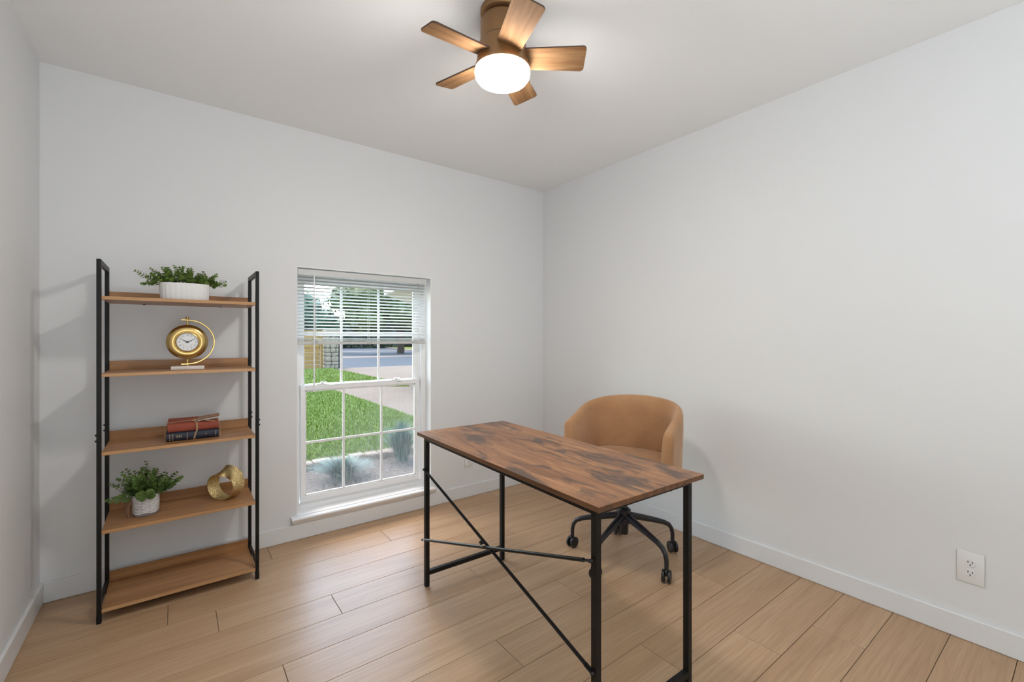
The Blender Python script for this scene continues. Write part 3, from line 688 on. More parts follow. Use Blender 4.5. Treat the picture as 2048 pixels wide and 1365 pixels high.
for d_ in (-0.0017, 0.0017):
    tube(bm, [(X0-0.010+d_, -0.0035, 0.0015), (X0-0.008+d_, -0.0085, 0.010), (X0-0.004+d_, -0.0085, 0.030), (X0+0.001+d_, -0.0065, 0.0415), (X0+0.002+d_, -0.0065, 0.062), (X0+0.000+d_, -0.004, 0.078), (X0-0.006+d_, 0.010, 0.087), (X0-0.008+d_, 0.05, 0.0905)], 0.0021, 6)
for y in (0.018,):
    tube(bm, [(0.0, 0.03, 0.0885), (-0.055, 0.026, 0.086), (-0.102, 0.022, 0.0835), (-0.1075, 0.020, 0.070), (-0.1095, 0.018, 0.040), (-0.1065, 0.016, 0.006)], 0.0015, 6)
    tube(bm, [(0.0, 0.03, 0.0885), (0.06, 0.02, 0.0885), (0.098, 0.012, 0.0855), (0.1035, 0.006, 0.060), (0.1060, 0.004, 0.042), (0.1060, 0.004, 0.008)], 0.0015, 6)
build('cord', bm, 'twine', tw)
bm = BM(); lathe(bm, [(0, -0.004), (0.005, -0.003), (0.0065, 0), (0.005, 0.003), (0, 0.004)], (X0-0.012, 0.012, 0.0885), 12, sx=1.4); build('knot', bm, 'twine', tw)
bm = BM(); tube(bm, [(X0-0.010, 0.010, 0.089), (X0+0.02, -0.002, 0.090), (X0+0.055, -0.010, 0.0845), (X0+0.073, -0.016, 0.0805)], 0.0018, 6); build('loose_end', bm, 'twine', tw)
bm = BM(); tube(bm, [(X0-0.010, 0.012, 0.089), (X0+0.02, 0.02, 0.0935), (X0+0.06, 0.03, 0.1), (X0+0.085, 0.034, 0.104)], 0.0018, 6); build('loose_end', bm, 'twine', tw)
cd = thing('paper_tag', 'white paper tag with brown backing tucked under the twine', 'tag', (0.128, 2.62, bz+0.0870), BRZ)
def sheet(lo, hi, th, mat, tilt, z):
    bm = BM(); box(bm, (lo[0], lo[1], 0), (hi[0], hi[1], th), mat=Matrix.Translation((0, 0, z)) @ tilt); return bm
tl = Matrix.Rotation(math.radians(-7), 4, 'Y') @ Matrix.Rotation(math.radians(9), 4, 'X')
build('paper_sheet', sheet((-0.042, -0.024), (0.042, 0.03), 0.0008, None, tl, 0.006), 'white_paper', cd)
build('kraft_sheet', sheet((-0.040, -0.012), (0.046, 0.034), 0.0008, None, tl, 0.0098), 'leather', cd)

# ------------------------------------------------------------------ twisted ring
rg_o = thing('ring_sculpture', 'hammered gold twisted ring ornament on the fourth shelf', 'ornament', (0.205, 2.672, SHZ[3]))
bm = BM(); nseg = 120; wv = 9; RR = 0.0685; rings = []
TILT = Matrix.Rotation(math.radians(-10), 4, 'Y')
for i in range(nseg):
    a_ = 2*PI*i/nseg; rad = V(math.sin(a_), 0, math.cos(a_)); axis = V(0, 1, 0)
    tw_ = math.radians(66)*math.exp(-((a_-0.2 if a_ < PI else a_-0.2-2*PI)/0.62)**2)+math.radians(14)*math.sin(a_)
    wd = axis*math.cos(tw_)+rad*math.sin(tw_); th_ = rad*math.cos(tw_)-axis*math.sin(tw_)
    c_ = rad*(RR+0.004*math.cos(a_))+V(0, 0, 0); w2 = 0.031; t2 = 0.0024
    rings.append([c_+wd*w2*s+th_*t2*q for s, q in [(-1, -1)]+[(-1+2*j/8, 1) for j in range(9)]+[(1-2*j/8, -1) for j in range(8)]])
zmin = min(v.z for r_ in rings for v in r_)
m_ = Matrix.Translation((0, 0, -zmin+0.0002)) @ Matrix.Rotation(math.radians(-42), 4, 'Z')
vr = [[bm.verts.new(m_ @ v) for v in r_] for r_ in rings]
for i in range(nseg):
    r0, r1 = vr[i], vr[(i+1) % nseg]; n_ = len(r0)
    for k_ in range(n_): f = bm.faces.new((r0[k_], r0[(k_+1) % n_], r1[(k_+1) % n_], r1[k_])); f.smooth = True
band = build('band', bm, 'hammered', rg_o, sharp=50)
for x, y in ((0.010, -0.016), (0.012, 0.012), (-0.014, -0.004)):
    bm = BM(); lathe(bm, [(0, 0), (0.003, 0), (0.004, 0.004), (0, 0.006)], (x, y, 0), 10); build('foot', bm, 'bronze', rg_o)

# ------------------------------------------------------------------ desk
DZ = 0.742; dk = thing('desk', 'rustic brown topped writing desk with black metal legs and cross brace', 'desk', (1.178, 1.409, 0), math.radians(-1.3))
DW, DL, DT = 0.506, 1.19, 0.0165          # across X, along Y
bm = BM(); box(bm, (-DL/2, -DW/2, DZ-DT), (DL/2, DW/2, DZ), 0.001)
for f in bm.faces:
    if abs(f.normal.z) < 0.5: f.material_index = 1
o = build('tabletop', bm, ['rustic', 'rustic_edge'], dk); o.rotation_euler = (0, 0, PI/2)
LW = 0.021; lx, ly = DW/2-0.022, DL/2-0.030
legs = {}
for sx in (-1, 1):
    for sy in (-1, 1):
        bm = BM(); x, y = sx*(lx-LW/2), sy*(ly-LW/2)
        box(bm, (x-LW/2, y-LW/2, 0.003), (x+LW/2, y+LW/2, DZ-DT-0.0005), 0.0012); lg = build('leg', bm, 'black', dk); legs[(sx, sy)] = (x, y)
        bm = BM(); box(bm, (x-LW/2+0.001, y-LW/2+0.001, 0), (x+LW/2-0.001, y+LW/2-0.001, 0.006), 0.001); build('foot_cap', bm, 'black_plastic', lg)
for sy in (-1, 1):
    y = sy*(ly-LW/2)
    bm = BM(); box(bm, (-lx+LW, y-LW/2, 0.055), (lx-LW, y+LW/2, 0.055+LW), 0.0012); build('lower_bar', bm, 'black', dk)
    bm = BM(); box(bm, (-lx+LW, y-LW/2, DZ-DT-LW-0.0005), (lx-LW, y+LW/2, DZ-DT-0.0005), 0.0012); build('top_bar', bm, 'black', dk)
for sx in (-1, 1):
    x = sx*(lx-LW/2); bm = BM(); box(bm, (x-LW/2, -ly+LW, DZ-DT-LW-0.0005), (x+LW/2, ly-LW, DZ-DT-0.0005), 0.0012); build('side_rail', bm, 'black', dk)
xr = -lx-0.006; ya, yb = ly-LW/2, -ly+LW/2
def rod(z0, z1, off):
    bm = BM(); A, B = V(xr+off, ya, z0), V(xr+off, yb, z1); d_ = (B-A).normalized()
    tube(bm, [A-d_*0.004, A+d_*0.03], [0.0085, 0.0085], 10, flat_=0.35); tube(bm, [A+d_*0.03, A+d_*0.045, B-d_*0.045, B-d_*0.03], [0.006, 0.0058, 0.0058, 0.006], 12); tube(bm, [B-d_*0.03, B+d_*0.004], [0.0085, 0.0085], 10, flat_=0.35)
    r_ = build('brace_rod', bm, 'black', dk)
    for P in (A, B):
        bm = BM(); lathe(bm, [(0, 0.006), (0.004, 0.005), (0.0055, 0.002), (0.0055, -0.004), (0, -0.004)], P+V(-0.003, 0, 0), 12, mat=Matrix.Rotation(-PI/2, 4, 'Y')); build('bolt', bm, 'black_plastic', r_)
rod(0.566, 0.262, 0.004); rod(0.230, 0.578, -0.003)
bm = BM(); lathe(bm, [(0, 0.010), (0.007, 0.009), (0.008, 0.004), (0.008, -0.008), (0, -0.008)], (xr-0.003, 0.02, 0.416), 14, mat=Matrix.Rotation(-PI/2, 4, 'Y')); build('brace_joint', bm, 'black_plastic', dk)
for sx, sy in legs:
    x, y = legs[(sx, sy)]
    bm = BM(); lathe(bm, [(0, 0.004), (0.003, 0.0035), (0.0048, 0.001), (0.0048, 0), (0, 0)], (x-LW/2, y, 0.068), 12, mat=Matrix.Rotation(-PI/2, 4, 'Y')); build('bolt', bm, 'black_plastic', dk)

# ------------------------------------------------------------------ office chair
CH = thing('office_chair', 'tan velvet barrel back office chair on black five star caster base', 'chair', (1.96, 1.58, 0), math.radians(200))
# local: +X = direction the chair faces
RO, TH = 0.288, 0.052
def shell():
    bm = BM(); path = []; Rm = RO-TH/2; arm = 0.160
    ds = [0.0, 0.003, 0.008, 0.014, 0.022, 0.04, 0.07, 0.105]; n2 = 44
    for d0 in ds: path.append((V(arm-d0, -Rm, 0), V(0, -1, 0), -PI/2-(arm-d0)/Rm*0.62, d0))
    for i in range(n2+1):
        t = -PI/2+PI*i/n2; rr = Rm*(abs(math.cos(t))**2.7+abs(math.sin(t))**2.7)**(-1/2.7)
        d_ = V(-math.cos(t), math.sin(t), 0); path.append((d_*rr, d_, t, 1.0))
    for d0 in ds[::-1]: path.append((V(arm-d0, Rm, 0), V(0, 1, 0), PI/2+(arm-d0)/Rm*0.62, d0))
    out = []
    n = len(path)
    for i, (p, nrm, t, d0) in enumerate(path):
        p0 = path[max(i-1, 0)][0]; p1 = path[min(i+1, n-1)][0]; tg = (p1-p0).normalized(); nr = V(tg.y, -tg.x, 0)
        if nr.dot(p) < 0: nr = -nr
        a = abs(t); zt = 0.860
        zt = 0.858-0.0325*a*a
        k = 1.0 if d0 >= 0.022 else max(0.12, math.sqrt(max(0.0, 1-(1-d0/0.022)**2)))
        zb = 0.455; h = TH/2*k*1.0; zt2 = zt-(1-k)*0.03
        prof = []
        for s, z in ((1, zb), (1.06, zb+0.12), (1.05, zt2-0.09), (0.95, zt2-0.03), (0.72, zt2-0.009), (0.3, zt2), (-0.3, zt2), (-0.72, zt2-0.009), (-0.95, zt2-0.03), (-1.15, zt2-0.10), (-1.2, zb+0.12), (-0.8, zb)):
            lean = (z-0.5)*0.03
            prof.append(bm.verts.new(p+nr*(h*s+lean)+V(0, 0, z)))
        out.append(prof)
    for r0, r1 in zip(out, out[1:]):
        m_ = len(r0)
        for k in range(m_): f = bm.faces.new((r0[k], r0[(k+1) % m_], r1[(k+1) % m_], r1[k])); f.smooth = True
    bm.faces.new(out[0]); bm.faces.new(out[-1][::-1])
    return bm
build('backrest', shell(), 'velvet', CH, sharp=60)
def pad(zs, sx):
    bm = BM(); seg = 64; rings = []
    for s, z in zs:
        rg = []
        for k in range(seg):
            t = 2*PI*k/seg; c_, s_ = math.cos(t), math.sin(t); rr = (abs(c_)**2.8+abs(s_)**2.8)**(-1/2.8)*s
            x = rr*c_*0.246+0.012; 
            rg.append(bm.verts.new((x+(0.035 if c_ > 0 else 0)*c_*s*1.3, rr*s_*0.238, z)))
        rings.append(rg)
    for r0, r1 in zip(rings, rings[1:]):
        for k in range(seg): f = bm.faces.new((r0[k], r0[(k+1) % seg], r1[(k+1) % seg], r1[k])); f.smooth = True
    bm.faces.new(rings[0][::-1]); bm.faces.new(rings[-1]); return bm
build('seat', pad([(0.6, 0.440), (0.95, 0.446), (0.99, 0.465), (1.0, 0.52), (0.99, 0.542), (0.95, 0.552), (0.85, 0.557), (0.5, 0.562), (0.1, 0.563)], 1), 'velvet', CH, sharp=60)
for s in (-1, 1):   # piping line at the front edge of each arm
    bm = BM(); tube(bm, [(0.151, s*(RO-0.009), 0.47), (0.153, s*(RO-0.008), 0.58), (0.151, s*(RO-0.008), 0.655)], 0.0022, 6); build('arm_seam', bm, 'velvet', CH)
bm = BM(); box(bm, (-0.10, -0.085, 0.418), (0.10, 0.085, 0.4395), 0.006); tube(bm, [(0, -0.05, 0.425), (0.0, -0.21, 0.420), (0.0, -0.235, 0.418)], [0.005, 0.005, 0.009], 8); build('mechanism', bm, 'black_plastic', CH)
bm = BM(); lathe(bm, [(0, 0.13), (0.021, 0.13), (0.023, 0.133), (0.023, 0.25), (0.0185, 0.252), (0.0185, 0.36), (0.025, 0.362), (0.028, 0.419), (0, 0.419)], seg=28); build('gas_column', bm, 'blackmetal', CH)
bm = BM(); lathe(bm, [(0.0235, 0.185), (0.033, 0.19), (0.034, 0.235), (0.036, 0.245), (0.036, 0.262), (0.031, 0.268), (0.0235, 0.268)], seg=28); build('hub', bm, 'blackmetal', CH)
random.seed(3)
cast_dir = [math.radians(x) for x in (165, 95, 250, 20, 300)]
for k in range(5):
    a = math.radians(46.6+72*k-200); u = V(math.cos(a), math.sin(a), 0); RB = 0.292
    bm = BM(); P = [u*0.028+V(0, 0, 0.228), u*0.10+V(0, 0, 0.211), u*0.18+V(0, 0, 0.190), u*0.235+V(0, 0, 0.174), u*0.268+V(0, 0, 0.158), u*0.285+V(0, 0, 0.135), u*RB+V(0, 0, 0.105), u*RB+V(0, 0, 0.066)]
    tube(bm, P, [0.021, 0.0195, 0.0165, 0.0145, 0.0135, 0.0125, 0.012, 0.0115], 14, flat_=0.9); lg = build('base_leg', bm, 'blackmetal', CH)
    w_a = math.radians([60, 185, 120, 205, 60][k]-200); f_ = V(math.cos(w_a), math.sin(w_a), 0); s_ = V(-f_.y, f_.x, 0)     # s_: axle
    c = u*RB; ce = bpy.data.objects.new('caster', None); 
    mrot = Matrix(((f_.x, s_.x, 0, c.x), (f_.y, s_.y, 0, c.y), (0, 0, 1, 0), (0, 0, 0, 1)))
    bm = BM(); box(bm, (-0.013, -0.006, 0.034), (0.016, 0.006, 0.062), 0.003, mat=mrot); tube(bm, [mrot @ V(0, 0, 0.05), mrot @ V(0, 0, 0.078)], 0.0088, 12)
    prof_h = []
    for j in range(9):
        t = math.radians(20+j*17.5); prof_h.append((0.0315*math.cos(t), 0.0315*math.sin(t)+0.0305))
    ca = build('caster', bm, 'black_plastic', CH)
    for s in (-1, 1):
        bm = BM(); mr = mrot @ Matrix.Translation((0, s*0.0145, 0.0305)) @ Matrix.Rotation(PI/2, 4, 'X')
        lathe(bm, [(0, -0.0075), (0.020, -0.0078), (0.022, -0.0066), (0.0255, -0.0068), (0.0295, -0.006), (0.0305, -0.003), (0.0305, 0.003), (0.0295, 0.006), (0.0255, 0.0068), (0.022, 0.0066), (0.020, 0.0078), (0, 0.0075)], seg=32, mat=mr.to_3x3().to_4x4(), c=mr.translation); build('wheel', bm, 'black_plastic', ca, sharp=30)

# ------------------------------------------------------------------ ceiling fan
FX, FY_ = onp = (0.995, 1.379)
fan = thing('ceiling_fan', 'flush mount brass ceiling fan with five light oak blades and lit globe', 'ceiling fan', (FX, FY_, H))
zf = lambda z: z-H
bm = BM(); lathe(bm, [(0, 0), (0.080, 0), (0.083, -0.004), (0.083, -0.020), (0.078, -0.026), (0.062, -0.030), (0, -0.030)], seg=64); build('canopy', bm, 'bronze', fan, sharp=40)
bm = BM(); lathe(bm, [(0.060, -0.029), (0.060, zf(2.402)), (0.062, zf(2.400)), (0, zf(2.400))], seg=64); build('neck', bm, 'bronze_dark', fan)
bm = BM(); lathe(bm, [(0, zf(2.4075)), (0.070, zf(2.4075)), (0.079, zf(2.4045)), (0.0835, zf(2.397)), (0.0835, zf(2.318)), (0, zf(2.318))], seg=64); build('motor_housing', bm, 'bronze', fan, sharp=40)
bm = BM(); lathe(bm, [(0.0838, zf(2.322)), (0.0850, zf(2.320)), (0.0850, zf(2.314)), (0.080, zf(2.313))], seg=64); build('trim_ring', bm, 'bronze_dark', fan)
bm = BM(); lathe(bm, [(0, zf(2.315)), (0.088, zf(2.315)), (0.0905, zf(2.308)), (0.0985, zf(2.238)), (0.1035, zf(2.228)), (0.1045, zf(2.220)), (0.1035, zf(2.217)), (0.092, zf(2.217)), (0.092, zf(2.224)), (0, zf(2.225))], seg=72); build('blade_collar', bm, 'bronze', fan, sharp=40)
bm = BM(); lathe(bm, [(0.0955, zf(2.2175)), (0.1035, zf(2.2165)), (0.1050, zf(2.209)), (0.1030, zf(2.195)), (0.094, zf(2.182)), (0.076, zf(2.177)), (0.045, zf(2.174)), (0, zf(2.173))], seg=72); build('glass_globe', bm, 'glow', fan, sharp=60)
def blade_bm():
    bm = BM(); x0, x1, w0, w1, rc = 0.085, 0.314, 0.046, 0.0545, 0.014
    pts = [(x0, -w0), (x1-rc, -w1)]+[(x1-rc+rc*math.sin(t), -w1+rc-rc*math.cos(t)) for t in [PI/2*j/5 for j in range(1, 6)]]
    pts += [(x1-rc+rc*math.cos(t), w1-rc+rc*math.sin(t)) for t in [PI/2*j/5 for j in range(0, 6)]]+[(x0, w0)]
    hi = [bm.verts.new((x, y, 0.003)) for x, y in pts]; lo = [bm.verts.new((x, y, -0.003)) for x, y in pts]; n = len(pts)
    bm.faces.new(hi); bm.faces.new(lo[::-1])
    for i in range(n): f = bm.faces.new((lo[i], lo[(i+1) % n], hi[(i+1) % n], hi[i])); f.material_index = 1
    return bm
first = None
for k in range(5):
    if first is None: o = first = build('blade', blade_bm(), ['blade', 'blade_edge'], fan)
    else: o = share('blade', first, fan)
    o.location = (0, 0, zf(2.262)); a = math.radians(-37.4+72*k)
    o.rotation_euler = (Matrix.Rotation(a, 4, 'Z') @ Matrix.Rotation(math.radians(-15.3), 4, 'X')).to_euler()

# ------------------------------------------------------------------ outdoors
ZG = -0.25
def slab(name, poly, z0, z1, mat, **kw):
    bm = BM(); prism(bm, poly, z0, z1); return tag(build(name, bm, mat), **kw)
slab('driveway', [(-30, 3.06), (60, 3.06), (60, 21.9), (-30, 21.9)], ZG-0.3, ZG, 'concrete', kind='structure')
slab('street', [(-30, 21.9), (60, 21.9), (90, 120), (-60, 120)], ZG-0.3, ZG-0.005, 'asphalt', kind='structure')
slab('street_strip', [(6.5, 32.6), (40, 32.2), (40, 33.9), (6.5, 35.3)], ZG-0.01, ZG+0.004, 'pale_strip', kind='structure')  # pale strips laid across the asphalt
slab('street_strip', [(6.5, 46.9), (40, 46.3), (40, 47.2), (6.5, 48.2)], ZG-0.01, ZG+0.004, 'pale_strip', kind='structure')
slab('curb_strip', [(24.0, 63.5), (20.6, 45.0), (32, 43.0), (40, 60)], ZG-0.01, ZG+0.1, 'concrete', kind='structure')
slab('far_verge', [(24.6, 62.5), (22.4, 49.0), (32, 46.0), (40, 60)], ZG-0.01, ZG+0.14, 'lawn', kind='structure')
near = [(-6, 5.3), (2.3, 5.3), (3.41, 7.2), (3.41, 12.9), (-6, 13.6)]
far = [(-9, 14.4), (2.2, 14.0), (4.6, 13.2), (5.56, 12.45), (5.72, 15.7), (5.75, 21.5), (-9, 21.9)]
slab('lawn', near, ZG-0.2, ZG+0.03, 'lawn', kind='structure'); slab('lawn', far, ZG-0.2, ZG+0.03, 'lawn', kind='structure')
slab('lawn', [(2.3, 5.3), (14, 5.3), (5.2, 7.0), (3.41, 7.2)], ZG-0.2, ZG+0.03, 'lawn', kind='structure')
slab('garden_bed', [(-6, 3.06), (8, 3.06), (8, 5.2), (-6, 5.2)], ZG-0.2, ZG+0.01, 'gravel', kind='structure')
# grass blades on the lawns
def inside(p, poly):
    x, y = p; c = False; n = len(poly)
    for i in range(n):
        x1, y1 = poly[i]; x2, y2 = poly[(i+1) % n]
        if (y1 > y) != (y2 > y) and x < (x2-x1)*(y-y1)/(y2-y1)+x1: c = not c
    return c
def grass(poly, n, xr, yr, hmin, hmax):
    vs, fs = [], []; random.seed(11)
    for _ in range(n):
        x, y = random.uniform(*xr), random.uniform(*yr)
        if not inside((x, y), poly): continue
        h = random.uniform(hmin, hmax); a = random.uniform(0, 2*PI); wd = 0.006+0.0006*y; l = h*0.6
        dx, dy = math.cos(a)*wd, math.sin(a)*wd; bx, by = random.uniform(-l, l), random.uniform(-l, l); i = len(vs); z = ZG+0.028
        vs += [(x-dx, y-dy, z), (x+dx, y+dy, z), (x+bx, y+by, z+h)]; fs.append((i, i+1, i+2))
    return vs, fs
a, b = grass(near, 60000, (0.6, 3.45), (5.35, 13.4), 0.025, 0.06)
c, d = grass(far, 16000, (2.4, 5.8), (12.4, 21.8), 0.03, 0.07)
e, f_ = grass([(2.3, 5.3), (6, 5.3), (5.2, 7.0), (3.41, 7.2)], 9000, (2.2, 6), (5.3, 7.3), 0.025, 0.06)
k1 = len(a); fs = b+[tuple(i+k1 for i in t) for t in d]; vs = a+c; k2 = len(vs); fs += [tuple(i+k2 for i in t) for t in f_]; vs += e
tag(raw('grass', vs, fs, 'grass'), 'short green grass on the front lawn outside the window', 'grass', kind='stuff')
# pebbles of the bed
random.seed(4); bm = BM()
for _ in range(900):
    x, y = random.uniform(0.6, 3.2), random.uniform(4.0, 5.15); s = random.uniform(0.008, 0.02)
    bmesh.ops.create_icosphere(bm, subdivisions=1, radius=s, matrix=Matrix.Translation((x, y, ZG+0.012)) @ Matrix.Diagonal((1, random.uniform(0.6, 1), 0.6, 1)))
tag(build('pebbles', bm, 'pebble'), 'loose grey pebbles in the garden bed under the window', 'pebbles', kind='stuff')
# edging stones between bed and lawn
eg = thing('edging_row', 'row of pale edging stones between lawn and gravel bed', 'edging', (1.6, 5.24, ZG))
x = -1.2
while x < 2.4:
    l = random.uniform(0.16, 0.24); bm = BM(); box(bm, (x, -0.07, 0), (x+l-0.012, 0.07, random.uniform(0.075, 0.10)), 0.012)
    for v in bm.verts: v.co += V(random.uniform(-.004, .004), random.uniform(-.008, .008), random.uniform(-.004, .004)) if v.co.z > 0.02 else V(0, 0, 0)
    build('stone', bm, 'edging', eg); x += l
# blue ornamental grasses
def tuft(name, label, loc, n, h, spread, seed):
    random.seed(seed); vs, fs = [], []
    t = thing(name, label, 'plant', loc)
    for _ in range(n):
        a = random.uniform(0, 2*PI); r0 = random.uniform(0, 0.06)*spread/0.3; L = h*random.uniform(0.6, 1.05); out = random.uniform(0.05, 1)*spread
        px, py = r0*math.cos(a), r0*math.sin(a); w_ = random.uniform(0.0035, 0.007); tx, ty = -math.sin(a)*w_, math.cos(a)*w_; i = len(vs)
        for s, ww in ((0, 1), (0.45, 0.8), (0.8, 0.5), (1.0, 0.05)):
            x = px+math.cos(a)*out*s**1.7; y = py+math.sin(a)*out*s**1.7; z = L*(s-0.30*s*s*out/spread)
            vs += [(x-tx*ww, y-ty*ww, z), (x+tx*ww, y+ty*ww, z)]
        fs += [(i+2*j, i+2*j+1, i+2*j+3, i+2*j+2) for j in range(3)]
    tag(raw('blades', vs, fs, 'fescue', t), kind='stuff')
    bm = BM(); lathe(bm, [(0, 0), (0.05, 0), (0.035, 0.03), (0, 0.045)], seg=10); build('crown', bm, 'soil', t)
    return t
tuft('ornamental_grass', 'low blue green grass clump below the left lower panes', (1.36, 4.66, ZG+0.01), 760, 0.24, 0.34, 1)
tuft('ornamental_grass', 'tall blue green grass plant behind the right lower panes', (2.12, 4.95, ZG+0.01), 620, 0.50, 0.30, 3)
# fence
fe = thing('fence', 'horizontal board pine fence at the far end of the lawn', 'fence', (4.0, 22.15, ZG))
for i in range(9):
    z = 0.02+i*0.192; bm = BM(); box(bm, (-2.6, -0.012, z), (1.42, 0.012, z+0.178), 0.003); build('board', bm, 'fence', fe)
for x in (1.50, -0.9):
    bm = BM(); box(bm, (x-0.055, -0.045, 0), (x+0.055, 0.045, 1.78), 0.004); build('fence_post', bm, 'fence', fe)
bm = BM(); box(bm, (-2.65, -0.06, 1.752), (1.56, 0.06, 1.79), 0.003); build('cap_rail', bm, 'fence', fe)
# stone pillar
sp_ = thing('stone_pillar', 'field stone pillar at the end of the pine fence', 'pillar', (5.90, 22.1, ZG))
bm = BM(); box(bm, (-0.25, -0.25, 0), (0.25, 0.25, 1.6)); build('core', bm, 'mortar', sp_)
random.seed(8); z = 0.0
while z < 1.55:
    h = random.uniform(0.15, 0.26)
    for face in range(3):
        x = -0.28
        while x < 0.27:
            l = min(random.uniform(0.16, 0.30), 0.28-x)
            if 0.28-x-l < 0.08: l = 0.28-x
            bm = BM(); bmesh.ops.create_icosphere(bm, subdivisions=2, radius=0.5)
            for v in bm.verts:
                q = v.co*1.35; q = V(max(-.5, min(.5, q.x)), max(-.5, min(.5, q.y)), max(-.5, min(.5, q.z)))+V(*[random.uniform(-.04, .04) for _ in range(3)])
                q = V((q.x+0.5)*(l-0.015)+x, q.y*0.08-0.25, (q.z+0.5)*(h-0.015)+z); v.co = Matrix.Rotation((face-1)*PI/2, 4, 'Z') @ q
            for f in bm.faces: f.smooth = True
            build('stone', bm, 'fieldstone', sp_); x += l
    z += h
bm = BM(); box(bm, (-0.32, -0.32, z), (0.32, 0.32, z+0.09), 0.015); build('cap_stone', bm, 'fieldstone', sp_)
bp = thing('post', 'dark navy upright just right of the stone pillar', 'post', (6.30, 21.95, ZG)); bm = BM(); box(bm, (-0.075, -0.075, 0), (0.075, 0.075, 1.5), 0.01); build('shaft', bm, 'navy_upright', bp); bm = BM(); box(bm, (-0.09, -0.09, 1.5), (0.09, 0.09, 1.54), 0.01); build('cap', bm, 'navy_upright', bp)  # plain dark navy upright with a cap, beside the pillar
# trees
def tree(label, loc, h, trunk_h, blobs, n, leafmat, ls, seed, name='tree', group=None):
    random.seed(seed); t = thing(name, label, 'tree', loc, 0, group)
    bm = BM(); tube(bm, [(0, 0, 0), (0.05*h/6, 0.02, trunk_h*0.5), (0, 0, trunk_h), (0.1, 0, trunk_h+h*0.25)], [0.05*h*0.6, 0.04*h*0.6, 0.035*h*0.6, 0.015*h], 10)
    for k in range(5):
        a = 2*PI*k/5+seed; tube(bm, [(0, 0, trunk_h*0.9), (math.cos(a)*h*0.12, math.sin(a)*h*0.12, trunk_h+h*0.1), (math.cos(a)*h*0.26, math.sin(a)*h*0.26, trunk_h+h*0.24)], [0.018*h, 0.012*h, 0.005*h], 7)
    build('trunk', bm, 'bark', t)
    vs, fs = [], []; tot = sum(b[3]**2 for b in blobs)
    for bx, by, bz_, br, sq in blobs:
        for _ in range(int(n*br*br/tot)):
            v = Vector((random.gauss(0, 1), random.gauss(0, 1), random.gauss(0, 1))).normalized()
            rr = br*random.uniform(0.55, 1.0)**0.5*(1+0.3*noise.noise(v*2.5+V(bx, by, bz_)))
            p = V(bx, by, bz_)+V(v.x*rr, v.y*rr, v.z*rr*sq); nn = (v+V(*[random.uniform(-.9, .9) for _ in range(3)])).normalized(); a, b = frame_of(nn); s = ls*random.uniform(0.6, 1.3); i = len(vs)
            vs += [tuple(p-a*s), tuple(p-b*s*0.5), tuple(p+a*s), tuple(p+b*s*0.5)]; fs.append((i, i+1, i+2, i+3))
    tag(raw('foliage', vs, fs, leafmat, t), kind='stuff')
    bm = BM()
    for bx, by, bz_, br, sq in blobs:
        g = bmesh.ops.create_icosphere(bm, subdivisions=3, radius=1.0)
        for v in g['verts']:
            d = v.co.normalized(); r = br*0.86*(1+0.30*noise.noise(d*2.5+V(bx, by, bz_))+0.08*noise.noise(d*9)); v.co = V(bx+d.x*r, by+d.y*r, bz_+d.z*r*sq)
    tag(build('inner_foliage', bm, leafmat, t), kind='stuff'); return t
tree('big dark green oak filling the upper window behind the street', (17, 40, ZG), 12, 2.6, [(0, 0, 6.2, 4.4, 0.8), (-3.2, 0, 5.2, 3.2, 0.8), (3.6, 0.5, 5.6, 3.6, 0.8), (0.5, -2, 4.2, 3.2, 0.7), (-1.5, 0, 8.2, 2.6, 0.8), (7, 1, 5.4, 3.6, 0.8), (5, -1, 3.6, 2.6, 0.7), (-3.5, -1, 3.0, 2.0, 0.6), (5.0, 0, 8.0, 3.2, 0.8), (9.5, 0, 7.4, 3.2, 0.8)], 19000, 'tree1', 0.24, 1)
tree('broad dark oak at the right behind the pale house eave', (35, 46, ZG), 12, 2.6, [(0, 0, 6, 4.6, 0.8), (4, 0, 5.2, 4, 0.8), (-3.5, -1, 4.2, 3.2, 0.8), (0, -2, 3.2, 2.6, 0.7)], 9000, 'tree1', 0.26, 2)
tree('small pale green tree behind the pine fence at far left', (9.2, 44, ZG), 6, 1.8, [(0, 0, 4.2, 1.9, 0.8), (-1.4, 0, 3.2, 1.5, 0.8), (1.6, 0, 3.1, 1.6, 0.7), (3.0, 0, 2.6, 1.4, 0.7)], 3500, 'tree2', 0.16, 3)
tree('low blue green tree between pine fence and the big oak', (15.2, 70, ZG), 6, 1.5, [(0, 0, 3.6, 2.2, 0.8), (2.4, 0, 3.0, 2.0, 0.7), (-2.6, 0, 2.8, 1.8, 0.7)], 3000, 'tree2', 0.2, 4)
hd_ = thing('hedge', 'dark hedge under the trees along the far side of the street', 'hedge', (0, 0, ZG))
random.seed(6); vs, fs = [], []
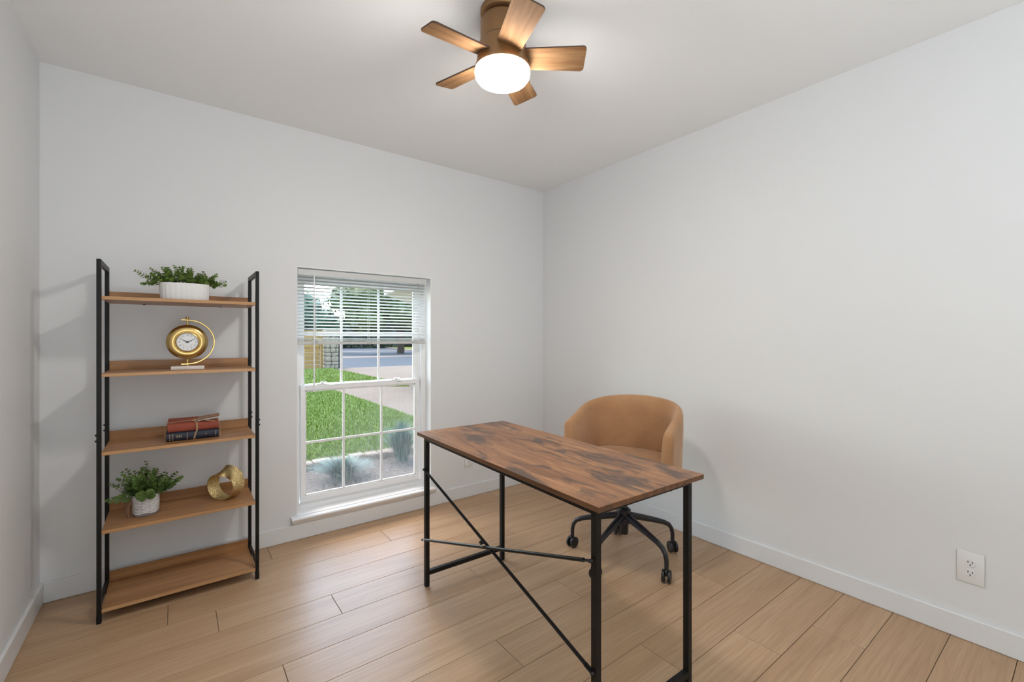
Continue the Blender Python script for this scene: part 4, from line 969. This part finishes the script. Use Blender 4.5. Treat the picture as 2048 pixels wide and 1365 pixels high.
for _ in range(9000):
    s = random.random(); x = 10+s*34; y = 63-max(0, s-0.3)*18+random.uniform(-1, 1); z = random.uniform(0, 3.4+1.0*noise.noise(V(x*0.4, 0, 0))); i = len(vs); sz = 0.22
    a_, b_ = frame_of(V(random.uniform(-1, 1), -1, random.uniform(-.6, .6))); p = V(x, y, z+0.05)
    vs += [tuple(p-a_*sz), tuple(p-b_*sz*.7), tuple(p+a_*sz), tuple(p+b_*sz*.7)]; fs.append((i, i+1, i+2, i+3))
tag(raw('foliage', vs, fs, 'hedge', hd_), kind='stuff')
bm = BM(); prism(bm, [(10, 62.5), (20, 62.5), (44, 49.5), (44, 51), (20, 64), (10, 64)], 0.0, 3.2); build('hedge_core', bm, 'hedge', hd_)
# neighbouring house eave
hs = thing('house', 'pale cream house corner with white gutter seen at upper right of window', 'house', (0, 0, 0))
P0 = V(5.0, 13.0, 0); dA = V(-0.17, -0.985, 0); dB = V(0.60, 0.80, 0)
def ptz(p, z): return V(p.x, p.y, z)
q = [P0, P0+dA*3.0, V(9.5, 10.0, 0), P0+dB*5.0]
bm = BM(); prism(bm, [(p.x, p.y) for p in q], 2.49, 2.53); build('soffit', bm, 'siding', hs)
for name, (p, r_) in (('gutter', (q[0], q[1])), ('fascia_board', (q[0], q[3]))):
    bm = BM(); d_ = (r_-p).normalized(); nrm = V(d_.y, -d_.x, 0)*(1 if name == 'fascia_board' else -1); b0 = [p, r_, r_-nrm*0.0+nrm*0.09*-1, p+nrm*-0.09]
    prism(bm, [(p.x, p.y), (r_.x, r_.y), (r_.x+nrm.x*0.09, r_.y+nrm.y*0.09), (p.x+nrm.x*0.09, p.y+nrm.y*0.09)], 2.48, 2.62); build(name, bm, 'gutter', hs)
cen = (q[0]+q[1]+q[2]+q[3])/4; bm = BM(); base = [bm.verts.new(ptz(p, 2.62)) for p in q]; top = bm.verts.new((cen.x+0.6, cen.y, 3.3))
for i in range(4): bm.faces.new((base[i], base[(i+1) % 4], top))
bm.faces.new(base); build('roof', bm, 'roof', hs)
w_ = [V(7.4, 10.8, 0), V(9.2, 10.3, 0), V(9.2, 13.5, 0), V(8.6, 14.6, 0)]
bm = BM(); prism(bm, [(p.x, p.y) for p in w_], ZG, 2.49); build('house_wall', bm, 'siding', hs)
